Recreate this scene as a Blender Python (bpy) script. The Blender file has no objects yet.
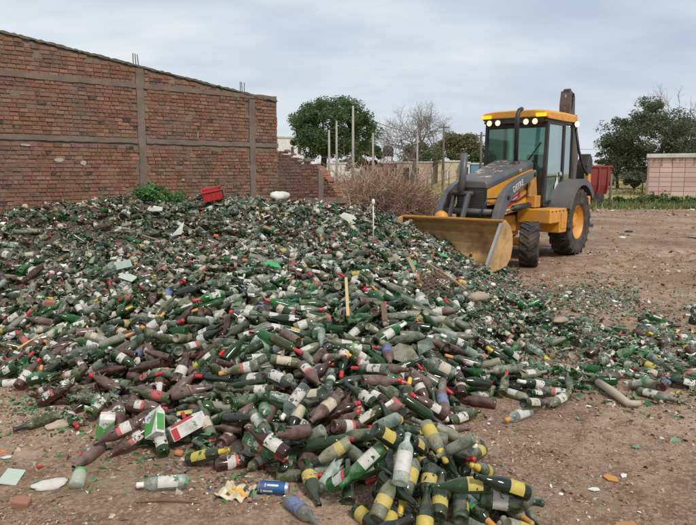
import bpy, math, random
import numpy as np
from mathutils import Vector, Matrix, Euler
from mathutils.bvhtree import BVHTree
random.seed(7); RNG = np.random.default_rng(11)
PI = math.pi; R = math.radians
SC = bpy.context.scene
COL = SC.collection
# ------------------------------------------------------------------ camera
CAMH = 1.65; FPX = 650.0; PITCH = math.atan((262.5-172)/FPX)
cam_d = bpy.data.cameras.new('camera'); cam = bpy.data.objects.new('camera', cam_d); COL.objects.link(cam)
cam.location = (0, 0, CAMH); cam.rotation_euler = (PI/2-PITCH, 0, 0)
cam_d.sensor_width = 36; cam_d.lens = 36*FPX/696; cam_d.clip_end = 3000; cam_d.clip_start = .05
SC.camera = cam
CP, SP = math.cos(PITCH), math.sin(PITCH)
def ray(px, py):
    u = (px-348)/FPX; v = (262.5-py)/FPX
    return np.array([u, CP+v*SP, -SP+v*CP])
def at(px, py, Y):
    d = ray(px, py); t = Y/d[1]
    return Vector((d[0]*t, Y, CAMH+d[2]*t))
def gnd(px, py, z=0.):
    d = ray(px, py); t = (z-CAMH)/d[2]
    return Vector((d[0]*t, d[1]*t, z))
def proj(p):
    x, y, z = p[0], p[1], p[2]-CAMH
    f = y*CP-z*SP; up = y*SP+z*CP
    return 348+FPX*x/f, 262.5-FPX*up/f
# ------------------------------------------------------------------ materials
def newmat(name):
    m = bpy.data.materials.new(name); m.use_nodes = True
    nt = m.node_tree; nt.nodes.clear()
    out = nt.nodes.new('ShaderNodeOutputMaterial')
    return m, nt, out
class N:
    def __init__(s, nt): s.nt = nt
    def __call__(s, t, **k):
        n = s.nt.nodes.new('ShaderNode'+t)
        for a, b in k.items():
            if a.startswith('_'): setattr(n, a[1:], b)
            else:
                key = a.replace('__', ' ')
                sock = n.inputs[int(key[1:])] if key[0] == 'i' and key[1:].isdigit() else n.inputs[key]
                if isinstance(b, bpy.types.NodeSocket): s.nt.links.new(b, sock)
                else: sock.default_value = b
        return n
    def link(s, a, b): s.nt.links.new(a, b)
def c4(c): return (c[0], c[1], c[2], 1.)
def mixc(n, f, a, b, mode='MIX'):
    x = n('Mix', _data_type='RGBA', _blend_type=mode)
    for sock, v in ((x.inputs[0], f), (x.inputs[6], a), (x.inputs[7], b)):
        if isinstance(v, bpy.types.NodeSocket): n.link(v, sock)
        else: sock.default_value = v if isinstance(v, (int, float)) else c4(v)
    return x.outputs[2]
def ramp(n, fac, stops):
    r = n('ValToRGB'); el = r.color_ramp.elements
    while len(el) < len(stops): el.new(.5)
    for e, (p, c) in zip(el, stops):
        e.position = p; e.color = c4(c) if not isinstance(c, (int, float)) else (c, c, c, 1)
    n.link(fac, r.inputs[0]); return r.outputs[0]
def mth(n, op, a, b=0., clamp=False):
    m = n('Math', _operation=op, _use_clamp=clamp)
    for i, v in enumerate((a, b)):
        if isinstance(v, bpy.types.NodeSocket): n.link(v, m.inputs[i])
        else: m.inputs[i].default_value = v
    return m.outputs[0]
def rnd(n):
    oi = n('ObjectInfo'); g = n('NewGeometry')
    return mth(n, 'FRACT', mth(n, 'ADD', oi.outputs['Random'], g.outputs['Random Per Island']))
def noise(n, scale, detail=4., rough=.55, coord='Object', vec=None):
    if vec is None: vec = n('TexCoord').outputs[coord]
    t = n('TexNoise', Scale=scale, Detail=detail, Roughness=rough); n.link(vec, t.inputs['Vector'])
    return t.outputs[0]
def paint(name, col, rough=.5, dirt=.35, dirtcol=(.16, .11, .07), scale=3., metal=0., bump=.0, var=.15, spec=.5):
    m, nt, out = newmat(name); n = N(nt)
    f = noise(n, scale, 6., .65)
    mask = ramp(n, f, [(.42, 0.), (.68, 1.)])
    mask = mth(n, 'MULTIPLY', mask, dirt)
    f2 = noise(n, scale*6, 3., .6)
    base = mixc(n, f2, [c*(1-var) for c in col], [min(1, c*(1+var)) for c in col])
    c = mixc(n, mask, base, dirtcol)
    ro = mth(n, 'ADD', mth(n, 'MULTIPLY', mask, .4), rough, True)
    b = n('BsdfPrincipled', Base__Color=c, Roughness=ro, Metallic=metal); b.inputs['Specular IOR Level'].default_value = spec
    if bump:
        bp = n('Bump', Strength=bump, Distance=.01, Height=f2); n.link(bp.outputs[0], b.inputs['Normal'])
    n.link(b.outputs[0], out.inputs[0]); return m
def glass_mat(name, tint, see, dustlo, dusthi, dustcol=(.36, .335, .27), rough=.12):
    m, nt, out = newmat(name); n = N(nt)
    r = rnd(n)
    tc = n('TexCoord').outputs['Object']
    mp = n('Mapping'); n.link(tc, mp.inputs[0])
    cb = n('CombineXYZ'); 
    for i in range(3): n.link(mth(n, 'MULTIPLY', r, 17.+i*9), cb.inputs[i])
    n.link(cb.outputs[0], mp.inputs['Location'])
    f = noise(n, 17., 4., .60, vec=mp.outputs[0]); f2 = noise(n, 150., 3., .6, vec=mp.outputs[0])
    lvl = n('MapRange', From__Min=0., From__Max=1., To__Min=dustlo-.22, To__Max=dusthi+.02, Value=mth(n, 'POWER', r, 1.25)).outputs[0]
    d = mth(n, 'ADD', mth(n, 'ADD', mth(n, 'MULTIPLY', mth(n, 'SUBTRACT', f, .5), 2.4), mth(n, 'MULTIPLY', mth(n, 'SUBTRACT', f2, .5), .7)), lvl)
    up = n('SeparateXYZ'); n.link(n('NewGeometry').outputs['Normal'], up.inputs[0])
    d = mth(n, 'ADD', d, mth(n, 'MULTIPLY', up.outputs[2], .20))
    d = mth(n, 'MINIMUM', mth(n, 'MAXIMUM', d, .04), .93)
    hv = n('HueSaturation'); hv.inputs['Color'].default_value = c4(tint)
    n.link(n('MapRange', Value=r, To__Min=.60, To__Max=1.5).outputs[0], hv.inputs['Value'])
    n.link(mth(n, 'ADD', .485, mth(n, 'MULTIPLY', f2, .03)), hv.inputs['Hue'])
    dc = mixc(n, f2, [x*.7 for x in dustcol], [x*1.3 for x in dustcol])
    dc = mixc(n, mth(n, 'FRACT', mth(n, 'MULTIPLY', r, 7.3)), dc, [x*y for x, y in zip(dustcol, (.62, .60, .60))])
    body = n('BsdfPrincipled', Base__Color=mixc(n, .0 if see < .58 else .55, hv.outputs[0], (.03, .04, .03)), Roughness=rough, IOR=1.52)
    body.inputs['Coat Weight'].default_value = .6; body.inputs['Coat Roughness'].default_value = .03
    tr = n('BsdfTransparent'); n.link(mixc(n, .5, hv.outputs[0], [min(1, t*3+.15) for t in tint]), tr.inputs[0])
    lw = n('LayerWeight', Blend=.35)
    s = mth(n, 'MULTIPLY', mth(n, 'SUBTRACT', 1., lw.outputs[1]), see)
    g = n('MixShader'); n.link(s, g.inputs[0]); n.link(body.outputs[0], g.inputs[1]); n.link(tr.outputs[0], g.inputs[2])
    du = n('BsdfPrincipled', Base__Color=mixc(n, .28, dc, hv.outputs[0]), Roughness=.5)
    mx = n('MixShader'); n.link(d, mx.inputs[0]); n.link(g.outputs[0], mx.inputs[1]); n.link(du.outputs[0], mx.inputs[2])
    n.link(mx.outputs[0], out.inputs[0]); return m
def label_mat(name, base, ink, band=None, dirt=.35, tear=.645):
    m, nt, out = newmat(name); n = N(nt)
    uv = n('UVMap').outputs[0]
    r = rnd(n)
    b = n('TexBrick', Scale=1.); b.offset = .37
    mp = n('Mapping'); n.link(uv, mp.inputs[0]); mp.inputs['Scale'].default_value = (5.1, 15., 1)
    n.link(mp.outputs[0], b.inputs['Vector'])
    b.inputs['Color1'].default_value = c4(ink); b.inputs['Color2'].default_value = c4(base); b.inputs['Mortar'].default_value = c4(base)
    b.inputs['Mortar Size'].default_value = .13; b.inputs['Brick Width'].default_value = .42; b.inputs['Row Height'].default_value = .5
    sx = n('SeparateXYZ'); n.link(uv, sx.inputs[0])
    mid = mth(n, 'LESS_THAN', mth(n, 'ABSOLUTE', mth(n, 'SUBTRACT', sx.outputs[0], .5)), .26)
    mid2 = mth(n, 'LESS_THAN', mth(n, 'ABSOLUTE', mth(n, 'SUBTRACT', sx.outputs[1], .5)), .34)
    tone = mixc(n, r, [x*.72 for x in base], base)
    c = mixc(n, mth(n, 'MULTIPLY', mth(n, 'MULTIPLY', mid, mid2), .38), tone, b.outputs[0])
    if band:
        bm = mth(n, 'GREATER_THAN', sx.outputs[1], .72)
        c = mixc(n, bm, c, band)
    f = noise(n, 30., 6., .75)
    dm = mth(n, 'MULTIPLY', ramp(n, f, [(.40, 0.), (.66, 1.)]), dirt)
    dm = mth(n, 'ADD', dm, mth(n, 'MULTIPLY', r, .35), True)
    c = mixc(n, dm, c, (.24, .20, .15))
    p = n('BsdfPrincipled', Base__Color=c, Roughness=.6)
    tc2 = n('TexCoord').outputs['Object']; mp2 = n('Mapping'); n.link(tc2, mp2.inputs[0]); cb2 = n('CombineXYZ')
    for i_ in range(3): n.link(mth(n, 'MULTIPLY', r, 23.+i_*7), cb2.inputs[i_])
    n.link(cb2.outputs[0], mp2.inputs['Location'])
    torn = mth(n, 'GREATER_THAN', mth(n, 'ADD', noise(n, 26., 5., .6, vec=mp2.outputs[0]), mth(n, 'MULTIPLY', r, .08)), tear)
    t_ = n('BsdfTransparent'); x_ = n('MixShader'); n.link(torn, x_.inputs[0]); n.link(p.outputs[0], x_.inputs[1]); n.link(t_.outputs[0], x_.inputs[2])
    n.link(x_.outputs[0], out.inputs[0]); return m
def island_mat(name, cols, rough=.7, val=.35, trans=0.):
    m, nt, out = newmat(name); n = N(nt)
    g = n('NewGeometry').outputs['Random Per Island']
    rp = n('ValToRGB'); rp.color_ramp.interpolation = 'CONSTANT'; el = rp.color_ramp.elements
    tot = sum(w for _, w in cols); acc = 0.
    while len(el) < len(cols): el.new(.5)
    for e, (c, w) in zip(el, cols): e.position = acc/tot; e.color = c4(c); acc += w
    n.link(g, rp.inputs[0])
    f = noise(n, 9., 4.)
    r2 = mth(n, 'FRACT', mth(n, 'MULTIPLY', g, 37.7))
    hv = n('HueSaturation'); n.link(rp.outputs[0], hv.inputs['Color'])
    n.link(n('MapRange', Value=r2, To__Min=1-val, To__Max=1+val).outputs[0], hv.inputs['Value'])
    c = mixc(n, mth(n, 'MULTIPLY', f, .3), hv.outputs[0], (.18, .14, .10))
    b = n('BsdfPrincipled', Base__Color=c, Roughness=rough)
    sh = b.outputs[0]
    if trans:
        t = n('BsdfTranslucent', Color=hv.outputs[0]); x = n('MixShader', Fac=trans); n.link(sh, x.inputs[1]); n.link(t.outputs[0], x.inputs[2]); sh = x.outputs[0]
    n.link(sh, out.inputs[0]); return m
def emis(name, col, s):
    m, nt, out = newmat(name); n = N(nt)
    e = n('Emission', Color=c4(col), Strength=s); n.link(e.outputs[0], out.inputs[0]); return m

GL = {
 'dark green':  glass_mat('glass_dark_green', (.022, .060, .016), .50, .10, .72),
 'bright green': glass_mat('glass_bright_green', (.016, .27, .050), .70, -.20, .28),
 'olive':       glass_mat('glass_olive', (.075, .095, .016), .50, .10, .74),
 'brown':       glass_mat('glass_brown', (.060, .020, .010), .25, .08, .66, (.25, .185, .155)),
 'pale':        glass_mat('glass_pale', (.34, .44, .36), .80, .0, .55, (.33, .325, .255)),
 'clear':       glass_mat('glass_clear', (.66, .76, .70), .88, -.1, .24, (.48, .48, .42)),
 'clean green': glass_mat('glass_clean_green', (.030, .125, .015), .60, -.35, .12),
 'blackish':    glass_mat('glass_blackish', (.012, .022, .008), .25, -.25, .28, (.16, .16, .11), .08),
}
LB = {
 'white': label_mat('label_white', (.74, .72, .66), (.20, .18, .20)),
 'cream': label_mat('label_cream', (.66, .58, .42), (.25, .12, .08)),
 'yellow': label_mat('label_yellow', (.68, .52, .07), (.30, .18, .02), dirt=.4, tear=.70),
 'red': label_mat('label_red', (.55, .05, .06), (.80, .75, .70)),
 'blue': label_mat('label_blue', (.10, .17, .42), (.75, .75, .75)),
 'white and red': label_mat('label_white_red', (.74, .71, .68), (.55, .06, .05), (.58, .05, .05)),
 'white and green': label_mat('label_white_green', (.72, .74, .68), (.05, .30, .08), (.06, .34, .10)),
}
FO = {
 'red': paint('foil_red', (.50, .025, .03), .35, .25),
 'white': paint('foil_white', (.72, .70, .66), .5, .3),
 'yellow': paint('foil_yellow', (.66, .46, .05), .4, .4),
 'black': paint('foil_black', (.02, .02, .022), .35, .35),
 'orange': paint('foil_cork', (.62, .28, .07), .6, .3),
 'blue': paint('foil_blue', (.03, .20, .45), .4, .2),
 'silver': paint('foil_silver', (.55, .55, .55), .35, .3, metal=.6),
}
# ------------------------------------------------------------------ mesh helpers
def tag(o, label=None, cat=None, group=None, kind=None):
    if label: o['label'] = label
    if cat: o['category'] = cat
    if group: o['group'] = group
    if kind: o['kind'] = kind
    return o
def link(o, parent=None):
    COL.objects.link(o)
    if parent is not None: o.parent = parent
    return o
def empty(name, loc=(0, 0, 0), rz=0.):
    o = bpy.data.objects.new(name, None); o.location = loc; o.rotation_euler = (0, 0, rz); o.empty_display_size = .2
    return link(o)
def np_mesh(name, V, F, mat=None, smooth=False, fm=None):
    """V (n,3), F (m,k) arrays of equal-sized faces"""
    me = bpy.data.meshes.new(name); V = np.asarray(V, dtype=np.float32); F = np.asarray(F, dtype=np.int32)
    k = F.shape[1]
    me.vertices.add(len(V)); me.vertices.foreach_set('co', V.ravel())
    me.loops.add(F.size); me.loops.foreach_set('vertex_index', F.ravel())
    me.polygons.add(len(F)); me.polygons.foreach_set('loop_start', np.arange(0, F.size, k, dtype=np.int32))
    me.polygons.foreach_set('loop_total', np.full(len(F), k, dtype=np.int32))
    if fm is not None: me.polygons.foreach_set('material_index', np.asarray(fm, dtype=np.int32))
    me.polygons.foreach_set('use_smooth', np.full(len(F), smooth))
    for m in (mat if isinstance(mat, (list, tuple)) else [mat]):
        if m: me.materials.append(m)
    me.update(calc_edges=True); me.validate(); return me
def np_obj(name, V, F, mat, parent=None, smooth=False, fm=None):
    return link(bpy.data.objects.new(name, np_mesh(name, V, F, mat, smooth, fm)), parent)
class MB:
    def __init__(s): s.v = []; s.f = []; s.m = []; s.cur = 0
    def mat(s, i): s.cur = i; return s
    def _add(s, vs, fs):
        o = len(s.v); s.v += [tuple(v) for v in vs]; s.f += [tuple(i+o for i in f) for f in fs]; s.m += [s.cur]*len(fs); return s
    def box(s, x0, x1, y0, y1, z0, z1, M=None, taper=None):
        vs = [Vector((x, y, z)) for z in (z0, z1) for y in (y0, y1) for x in (x0, x1)]
        if taper:
            cx, cy = (x0+x1)/2, (y0+y1)/2
            for v in vs[4:]: v.x = cx+(v.x-cx)*taper; v.y = cy+(v.y-cy)*taper
        if M is not None: vs = [M @ v for v in vs]
        return s._add(vs, [(0, 2, 3, 1), (4, 5, 7, 6), (0, 1, 5, 4), (2, 6, 7, 3), (0, 4, 6, 2), (1, 3, 7, 5)])
    def bar(s, a, b, w, h, up=(0, 0, 1)):
        a, b = Vector(a), Vector(b); d = b-a; L = d.length; d.normalize()
        u = Vector(up); sd = d.cross(u)
        if sd.length < 1e-4: sd = d.cross(Vector((0, 1, 0)))
        sd.normalize(); u = sd.cross(d)
        M = Matrix((( d.x, sd.x, u.x, a.x), (d.y, sd.y, u.y, a.y), (d.z, sd.z, u.z, a.z), (0, 0, 0, 1)))
        return s.box(0, L, -w/2, w/2, -h/2, h/2, M)
    def prism(s, pts, y0, y1):          # polygon in XZ extruded along Y
        n = len(pts)
        vs = [(x, y0, z) for x, z in pts]+[(x, y1, z) for x, z in pts]
        fs = [tuple(range(n)), tuple(range(2*n-1, n-1, -1))]+[(i, i+n, (i+1) % n+n, (i+1) % n) for i in range(n)]
        return s._add(vs, fs)
    def strip(s, a, b, y0, y1):         # band between polylines a and b (x,z), extruded y0..y1
        for i in range(len(a)-1):
            s.prism([a[i], a[i+1], b[i+1], b[i]], y0, y1)
        return s
    def tube(s, path, rad, seg=8, cap=True):
        P = [Vector(p) for p in path]; rr = rad if isinstance(rad, (list, tuple)) else [rad]*len(P)
        rings = []; ref = Vector((.13, .31, .94)).normalized()
        for i, p in enumerate(P):
            d = (P[min(i+1, len(P)-1)]-P[max(i-1, 0)]).normalized()
            a = d.cross(ref)
            if a.length < .05: a = d.cross(Vector((1, 0, 0)))
            a.normalize(); b = d.cross(a)
            rings.append([p+(a*math.cos(t)+b*math.sin(t))*rr[i] for t in [2*PI*k/seg for k in range(seg)]])
        return s.loft(rings, cap)
    def loft(s, rings, cap=True):
        n = len(rings[0]); vs = [v for r in rings for v in r]; fs = []
        for i in range(len(rings)-1):
            for k in range(n):
                k2 = (k+1) % n; fs.append((i*n+k, i*n+k2, (i+1)*n+k2, (i+1)*n+k))
        if cap: fs += [tuple(range(n-1, -1, -1)), tuple((len(rings)-1)*n+k for k in range(n))]
        return s._add(vs, fs)
    def lathe(s, prof, M=None, seg=16, a0=0., a1=2*PI):   # prof (r,h) around local Z
        full = abs(a1-a0-2*PI) < 1e-6; n = seg if full else seg+1
        vs = []; fs = []
        for r, h in prof:
            for k in range(n):
                t = a0+(a1-a0)*k/seg; v = Vector((r*math.cos(t), r*math.sin(t), h)); vs.append(M @ v if M is not None else v)
        for i in range(len(prof)-1):
            for k in range(seg):
                k2 = (k+1) % n; fs.append((i*n+k, i*n+k2, (i+1)*n+k2, (i+1)*n+k))
        return s._add(vs, fs)
    def build(s, name, mats, parent=None, smooth=False, bevel=0., seg=2, auto=None):
        me = bpy.data.meshes.new(name); me.from_pydata(s.v, [], s.f)
        for m in (mats if isinstance(mats, (list, tuple)) else [mats]): me.materials.append(m)
        me.polygons.foreach_set('material_index', s.m)
        if smooth: me.polygons.foreach_set('use_smooth', [True]*len(s.f))
        me.update(); o = link(bpy.data.objects.new(name, me), parent)
        if bevel:
            b = o.modifiers.new('b', 'BEVEL'); b.width = bevel; b.segments = seg; b.limit_method = 'ANGLE'; b.angle_limit = R(40)
            b.harden_normals = False
        return o
def vnoise(x, y, s=1., seed=0):
    """cheap smooth noise, numpy"""
    r = np.random.default_rng(seed); t = np.zeros_like(x, dtype=float)
    for k in range(9):
        a = r.uniform(0, 2*PI); f = s*r.uniform(.6, 2.2); p = r.uniform(0, 2*PI)
        t += np.sin((x*np.cos(a)+y*np.sin(a))*f+p+1.3*np.sin((x*np.sin(a)-y*np.cos(a))*f*.7+p*2))
    return t/9*1.6
# ------------------------------------------------------------------ world + sun
SUN_EL, SUN_AZ = R(48), R(150)     # azimuth measured from +Y towards +X
w = bpy.data.worlds.new('World'); SC.world = w; w.use_nodes = True
nt = w.node_tree; nt.nodes.clear(); n = N(nt)
out = nt.nodes.new('ShaderNodeOutputWorld')
sky = n('TexSky'); sky.sky_type = 'NISHITA'; sky.sun_disc = False; sky.sun_elevation = SUN_EL; sky.sun_rotation = SUN_AZ
sky.air_density = 1.; sky.dust_density = 2.
tc = n('TexCoord').outputs['Generated']
sx = n('SeparateXYZ'); n.link(tc, sx.inputs[0])
den = mth(n, 'ADD', mth(n, 'MAXIMUM', sx.outputs[2], 0.), .22)
cb = n('CombineXYZ'); n.link(mth(n, 'DIVIDE', sx.outputs[0], den), cb.inputs[0]); n.link(mth(n, 'MULTIPLY', mth(n, 'DIVIDE', sx.outputs[1], den), 1.5), cb.inputs[1])
f1 = noise(n, .75, 6., .52, vec=cb.outputs[0]); f2 = noise(n, 2.4, 5., .5, vec=cb.outputs[0])
ff = mth(n, 'ADD', mth(n, 'MULTIPLY', f1, .72), mth(n, 'MULTIPLY', f2, .28))
# whiter toward the left, bluer to the right as in an uneven overcast
ff = mth(n, 'SUBTRACT', ff, mth(n, 'MULTIPLY', sx.outputs[0], .14))
cc = ramp(n, ff, [(.36, (4.1, 4.8, 5.7)), (.47, (5.0, 5.6, 6.35)), (.57, (6.1, 6.5, 6.95)), (.68, (7.1, 7.25, 7.35))])
hz = ramp(n, sx.outputs[2], [(0., 1.), (.16, 0.)])
cc = mixc(n, mth(n, 'MULTIPLY', hz, .55), cc, (6.3, 6.5, 6.9))
fin = mixc(n, .95, sky.outputs[0], cc)
bg = n('Background', Color=fin, Strength=.1); n.link(bg.outputs[0], out.inputs[0])
sd = bpy.data.lights.new('sun', 'SUN'); sd.energy = 2.2; sd.angle = R(11); sd.color = (1., .95, .88)
so = bpy.data.objects.new('sun', sd); COL.objects.link(so); so.location = (5, -5, 30)
dirv = Vector((math.sin(SUN_AZ)*math.cos(SUN_EL), math.cos(SUN_AZ)*math.cos(SUN_EL), math.sin(SUN_EL)))
so.rotation_euler = dirv.to_track_quat('Z', 'Y').to_euler()
SC.view_settings.view_transform = 'Standard'; SC.view_settings.look = 'None'; SC.view_settings.gamma = 1; SC.view_settings.exposure = 0.33
SC.view_settings.use_curve_mapping = False
SC.cycles.use_denoising = True
SC.cycles.max_bounces = 6; SC.cycles.transparent_max_bounces = 10; SC.cycles.diffuse_bounces = 3; SC.cycles.glossy_bounces = 3
# ------------------------------------------------------------------ ground
def gz(x, y):
    x = np.asarray(x, float); y = np.asarray(y, float)
    amp = np.clip((40-y)/30, 0, 1)
    rut = np.zeros_like(x)
    for x0, y0, a, w_ in ((3.55, 10.6, .62, .19), (4.75, 12.0, .62, .21), (6.2, 9.0, .25, .2), (7.6, 9.4, .25, .2), (5.2, 8.0, 1.15, .16), (6.9, 12.5, -.35, .2)):
        c_, s_ = math.cos(a), math.sin(a); u = (x-x0)*c_+(y-y0)*s_; v = -(x-x0)*s_+(y-y0)*c_+.25*np.sin(u*.35); on = np.clip(u*.6+1.2, 0, 1)*np.clip((17-u)/5, 0, 1)
        rut += on*(-.05*np.exp(-(v/w_)**2)*(1+.45*np.sin(u*13+np.abs(v)*16))+.018*np.exp(-((np.abs(v)-w_*1.7)/.09)**2))
    return amp*(.018*vnoise(x, y, 2.4, 3)+.03*vnoise(x, y, .7, 4)*np.clip((y-2)/6, 0, 1)+rut*np.clip((y-6.5)/2, 0, 1)) - .012
def gzp(x, y): return float(gz(np.array([x]), np.array([y]))[0])
gx = np.concatenate([-np.geomspace(8, 420, 34)[::-1], np.linspace(-7.9, 9.9, 330), np.geomspace(10, 420, 34)])
gy = np.concatenate([[-60, -30, -15, -8, -4, -1], np.linspace(0, 16, 330), np.geomspace(16.1, 900, 110)])
X, Y = np.meshgrid(gx, gy); Z = gz(X, Y)
V = np.stack([X.ravel(), Y.ravel(), Z.ravel()], 1)
nx, ny = len(gx), len(gy)
i = (np.arange(ny-1)[:, None]*nx+np.arange(nx-1)[None]).ravel()
F = np.stack([i, i+1, i+1+nx, i+nx], 1)
def ground_mat():
    m, nt, out = newmat('dirt_ground'); n = N(nt)
    P = n('NewGeometry').outputs['Position']
    a = noise(n, .55, 5., .6, vec=P); b = noise(n, 5., 6., .7, vec=P); c = noise(n, 38., 4., .7, vec=P)
    dirt = ramp(n, a, [(.36, (.165, .105, .070)), (.49, (.275, .185, .125)), (.60, (.41, .30, .215))])
    dirt = mixc(n, mth(n, 'MULTIPLY', ramp(n, b, [(.42, 0.), (.60, 1.)]), .8), dirt, (.145, .075, .045))
    v = n('TexVoronoi', Scale=26.); n.link(P, v.inputs['Vector'])
    sp = ramp(n, v.outputs['Distance'], [(.10, 1.), (.24, 0.)])
    sp = mth(n, 'MULTIPLY', sp, ramp(n, b, [(.47, 0.), (.60, .9)]))
    dirt = mixc(n, sp, dirt, mixc(n, .45, v.outputs['Color'], (.36, .31, .26)))
    dirt = mixc(n, mth(n, 'MULTIPLY', ramp(n, c, [(.46, 0.), (.66, 1.)]), .5), dirt, (.50, .37, .26))
    # sparse moss / grass stain patches
    gm = mth(n, 'MULTIPLY', ramp(n, noise(n, 1.1, 5., .65, vec=P), [(.56, 0.), (.68, 1.)]), ramp(n, c, [(.4, 0.), (.55, .65)]))
    dirt = mixc(n, gm, dirt, (.13, .15, .05))
    sx = n('SeparateXYZ'); n.link(P, sx.inputs[0])
    edge = mth(n, 'ADD', sx.outputs[1], mth(n, 'MULTIPLY', mth(n, 'SUBTRACT', noise(n, .25, 5., .7, vec=P), .5), 14.))
    gr = n('MapRange', Value=edge, From__Min=29., From__Max=33.).outputs[0]
    gcol = ramp(n, noise(n, .16, 6., .7, vec=P), [(.36, (.28, .20, .075)), (.48, (.34, .27, .10)), (.60, (.20, .22, .07)), (.72, (.36, .28, .13))])
    gcol = mixc(n, mth(n, 'MULTIPLY', b, .5), gcol, (.40, .30, .13))
    col = mixc(n, gr, dirt, gcol)
    bs = n('BsdfPrincipled', Base__Color=col, Roughness=.95); bs.inputs['Specular IOR Level'].default_value = .2
    bp = n('Bump', Strength=.9, Distance=.03, Height=mth(n, 'ADD', mth(n, 'MULTIPLY', c, .4), b)); n.link(bp.outputs[0], bs.inputs['Normal'])
    n.link(bs.outputs[0], out.inputs[0]); return m
tag(np_obj('ground', V, F, ground_mat(), smooth=True), kind='structure')
# ------------------------------------------------------------------ heap height field
pts = []
for px, py, yy in [(0, 209, 9.7), (60, 204, 10.1), (140, 195, 10.9), (210, 196, 11.6), (280, 199, 12.3), (340, 204, 12.2), (400, 215, 11.6), (440, 238, 10.9), (480, 260, 10.2), (512, 275, 9.9),
    (0, 240, 8.6), (80, 240, 8.9), (160, 240, 9.1), (240, 240, 9.1), (320, 240, 8.9), (400, 243, 8.9), (440, 262, 8.6),
    (0, 270, 7.5), (80, 270, 7.6), (160, 270, 7.4), (240, 270, 7.2), (320, 270, 7.0), (400, 270, 7.2),
    (0, 300, 6.8), (80, 300, 6.6), (160, 300, 6.2), (240, 300, 5.95), (320, 300, 5.9), (400, 300, 6.05), (480, 300, 6.8), (520, 302, 7.6),
    (0, 350, 5.75), (80, 350, 5.3), (160, 350, 4.95), (240, 350, 4.8), (320, 350, 4.75), (400, 350, 4.85), (460, 350, 5.15), (520, 350, 5.75), (580, 352, 5.95),
    (100, 400, 4.45), (160, 400, 4.25), (240, 400, 4.08), (320, 400, 4.02), (400, 400, 4.1), (460, 400, 4.5),
    (200, 445, 3.78), (280, 445, 3.6), (360, 445, 3.53), (420, 450, 3.55), (360, 490, 3.27), (430, 490, 3.24), (480, 490, 3.3),
    (560, 318, 7.15), (610, 330, 6.6), (650, 352, 5.85), (690, 366, 5.45), (640, 312, 7.45), (680, 322, 7.0), (600, 375, 5.3), (650, 388, 4.98)]:
    p = at(px, py, yy); pts.append((p.x, p.y, max(p.z-.05, .02)))
for px, py in [(0, 395), (40, 430), (60, 455), (110, 478), (180, 478), (250, 488), (310, 505), (330, 540), (530, 540), (535, 505), (500, 470), (458, 440), (440, 428), (470, 414), (530, 412), (600, 414), (700, 412), (800, 400), (820, 340), (760, 300), (640, 290), (580, 280), (540, 272)]:
    p = gnd(px, py); pts.append((p.x, p.y, 0.))
for x, y in [(-8, 4.5), (-7, 3), (-3, 3), (-2, 2.6), (0, 2), (2.5, 3), (4.5, 4), (5.5, 6), (5, 9), (4, 10.5), (2.9, 10.2)]: pts.append((x, y, 0.))
for x, y, z in [(-6.8, 9, 1.), (-6.8, 7.4, .6), (-6.4, 10, 1.1), (-4.8, 11.4, 1.15), (-2.6, 13.4, 1.), (-1.0, 14.4, .8), (.6, 13.4, .6), (1.5, 12.4, .3), (.2, 15.2, .1), (-1, 16.0, 0), (2, 13.4, 0), (1.7, 11.4, .4)]: pts.append((x, y, z))
P = np.array(pts)
def U(r2): return np.where(r2 > 1e-12, .5*r2*np.log(np.maximum(r2, 1e-12)), 0)
K = U(((P[:, None, :2]-P[None, :, :2])**2).sum(-1))+np.eye(len(P))*.03
Q = np.hstack([np.ones((len(P), 1)), P[:, :2]])
A = np.block([[K, Q], [Q.T, np.zeros((3, 3))]])
W = np.linalg.solve(A, np.concatenate([P[:, 2], np.zeros(3)]))
X0, Y0, X1, Y1, CS = -8., 2.0, 6.5, 16.0, .012
nxh, nyh = int((X1-X0)/CS), int((Y1-Y0)/CS)
cgx = np.linspace(X0, X1, 146); cgy = np.linspace(Y0, Y1, 136)
CX, CY = np.meshgrid(cgx, cgy)
d2 = (CX[..., None]-P[:, 0])**2+(CY[..., None]-P[:, 1])**2
CZ = U(d2) @ W[:len(P)]+W[-3]+W[-2]*CX+W[-1]*CY
CZ = CZ+np.clip(CZ, 0, .3)*.14*vnoise(CX, CY, 2.6, 8)
CZ = np.maximum(CZ, 0)
def bil(G, x, y):
    fx = np.clip((x-X0)/(X1-X0)*(G.shape[1]-1), 0, G.shape[1]-1.001); fy = np.clip((y-Y0)/(Y1-Y0)*(G.shape[0]-1), 0, G.shape[0]-1.001)
    ix = fx.astype(int); iy = fy.astype(int); tx = fx-ix; ty = fy-iy
    return (G[iy, ix]*(1-tx)+G[iy, ix+1]*tx)*(1-ty)+(G[iy+1, ix]*(1-tx)+G[iy+1, ix+1]*tx)*ty
hx = X0+(np.arange(nxh)+.5)*CS; hy = Y0+(np.arange(nyh)+.5)*CS
HX, HY = np.meshgrid(hx, hy)
BASE = bil(CZ, HX, HY)              # intended top of heap
GZ = gz(HX, HY)
CORE = np.maximum(BASE-.13, 0)*np.clip(BASE*6, 0, 1)+GZ   # where bottles come to rest first
H = CORE.copy()
def hidx(x, y):
    return np.clip(((y-Y0)/CS).astype(int), 0, nyh-1), np.clip(((x-X0)/CS).astype(int), 0, nxh-1)
def hit(px, py, G=None):            # camera ray against the current surface
    G = H if G is None else G
    d = ray(px, py); t = np.linspace(2.2, 16, 2400)
    x = d[0]*t; y = d[1]*t; z = CAMH+d[2]*t
    iy, ix = hidx(x, y); s = np.where(z < G[iy, ix])[0]
    k = s[0] if len(s) else -1
    return x[k], y[k], z[k]
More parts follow.
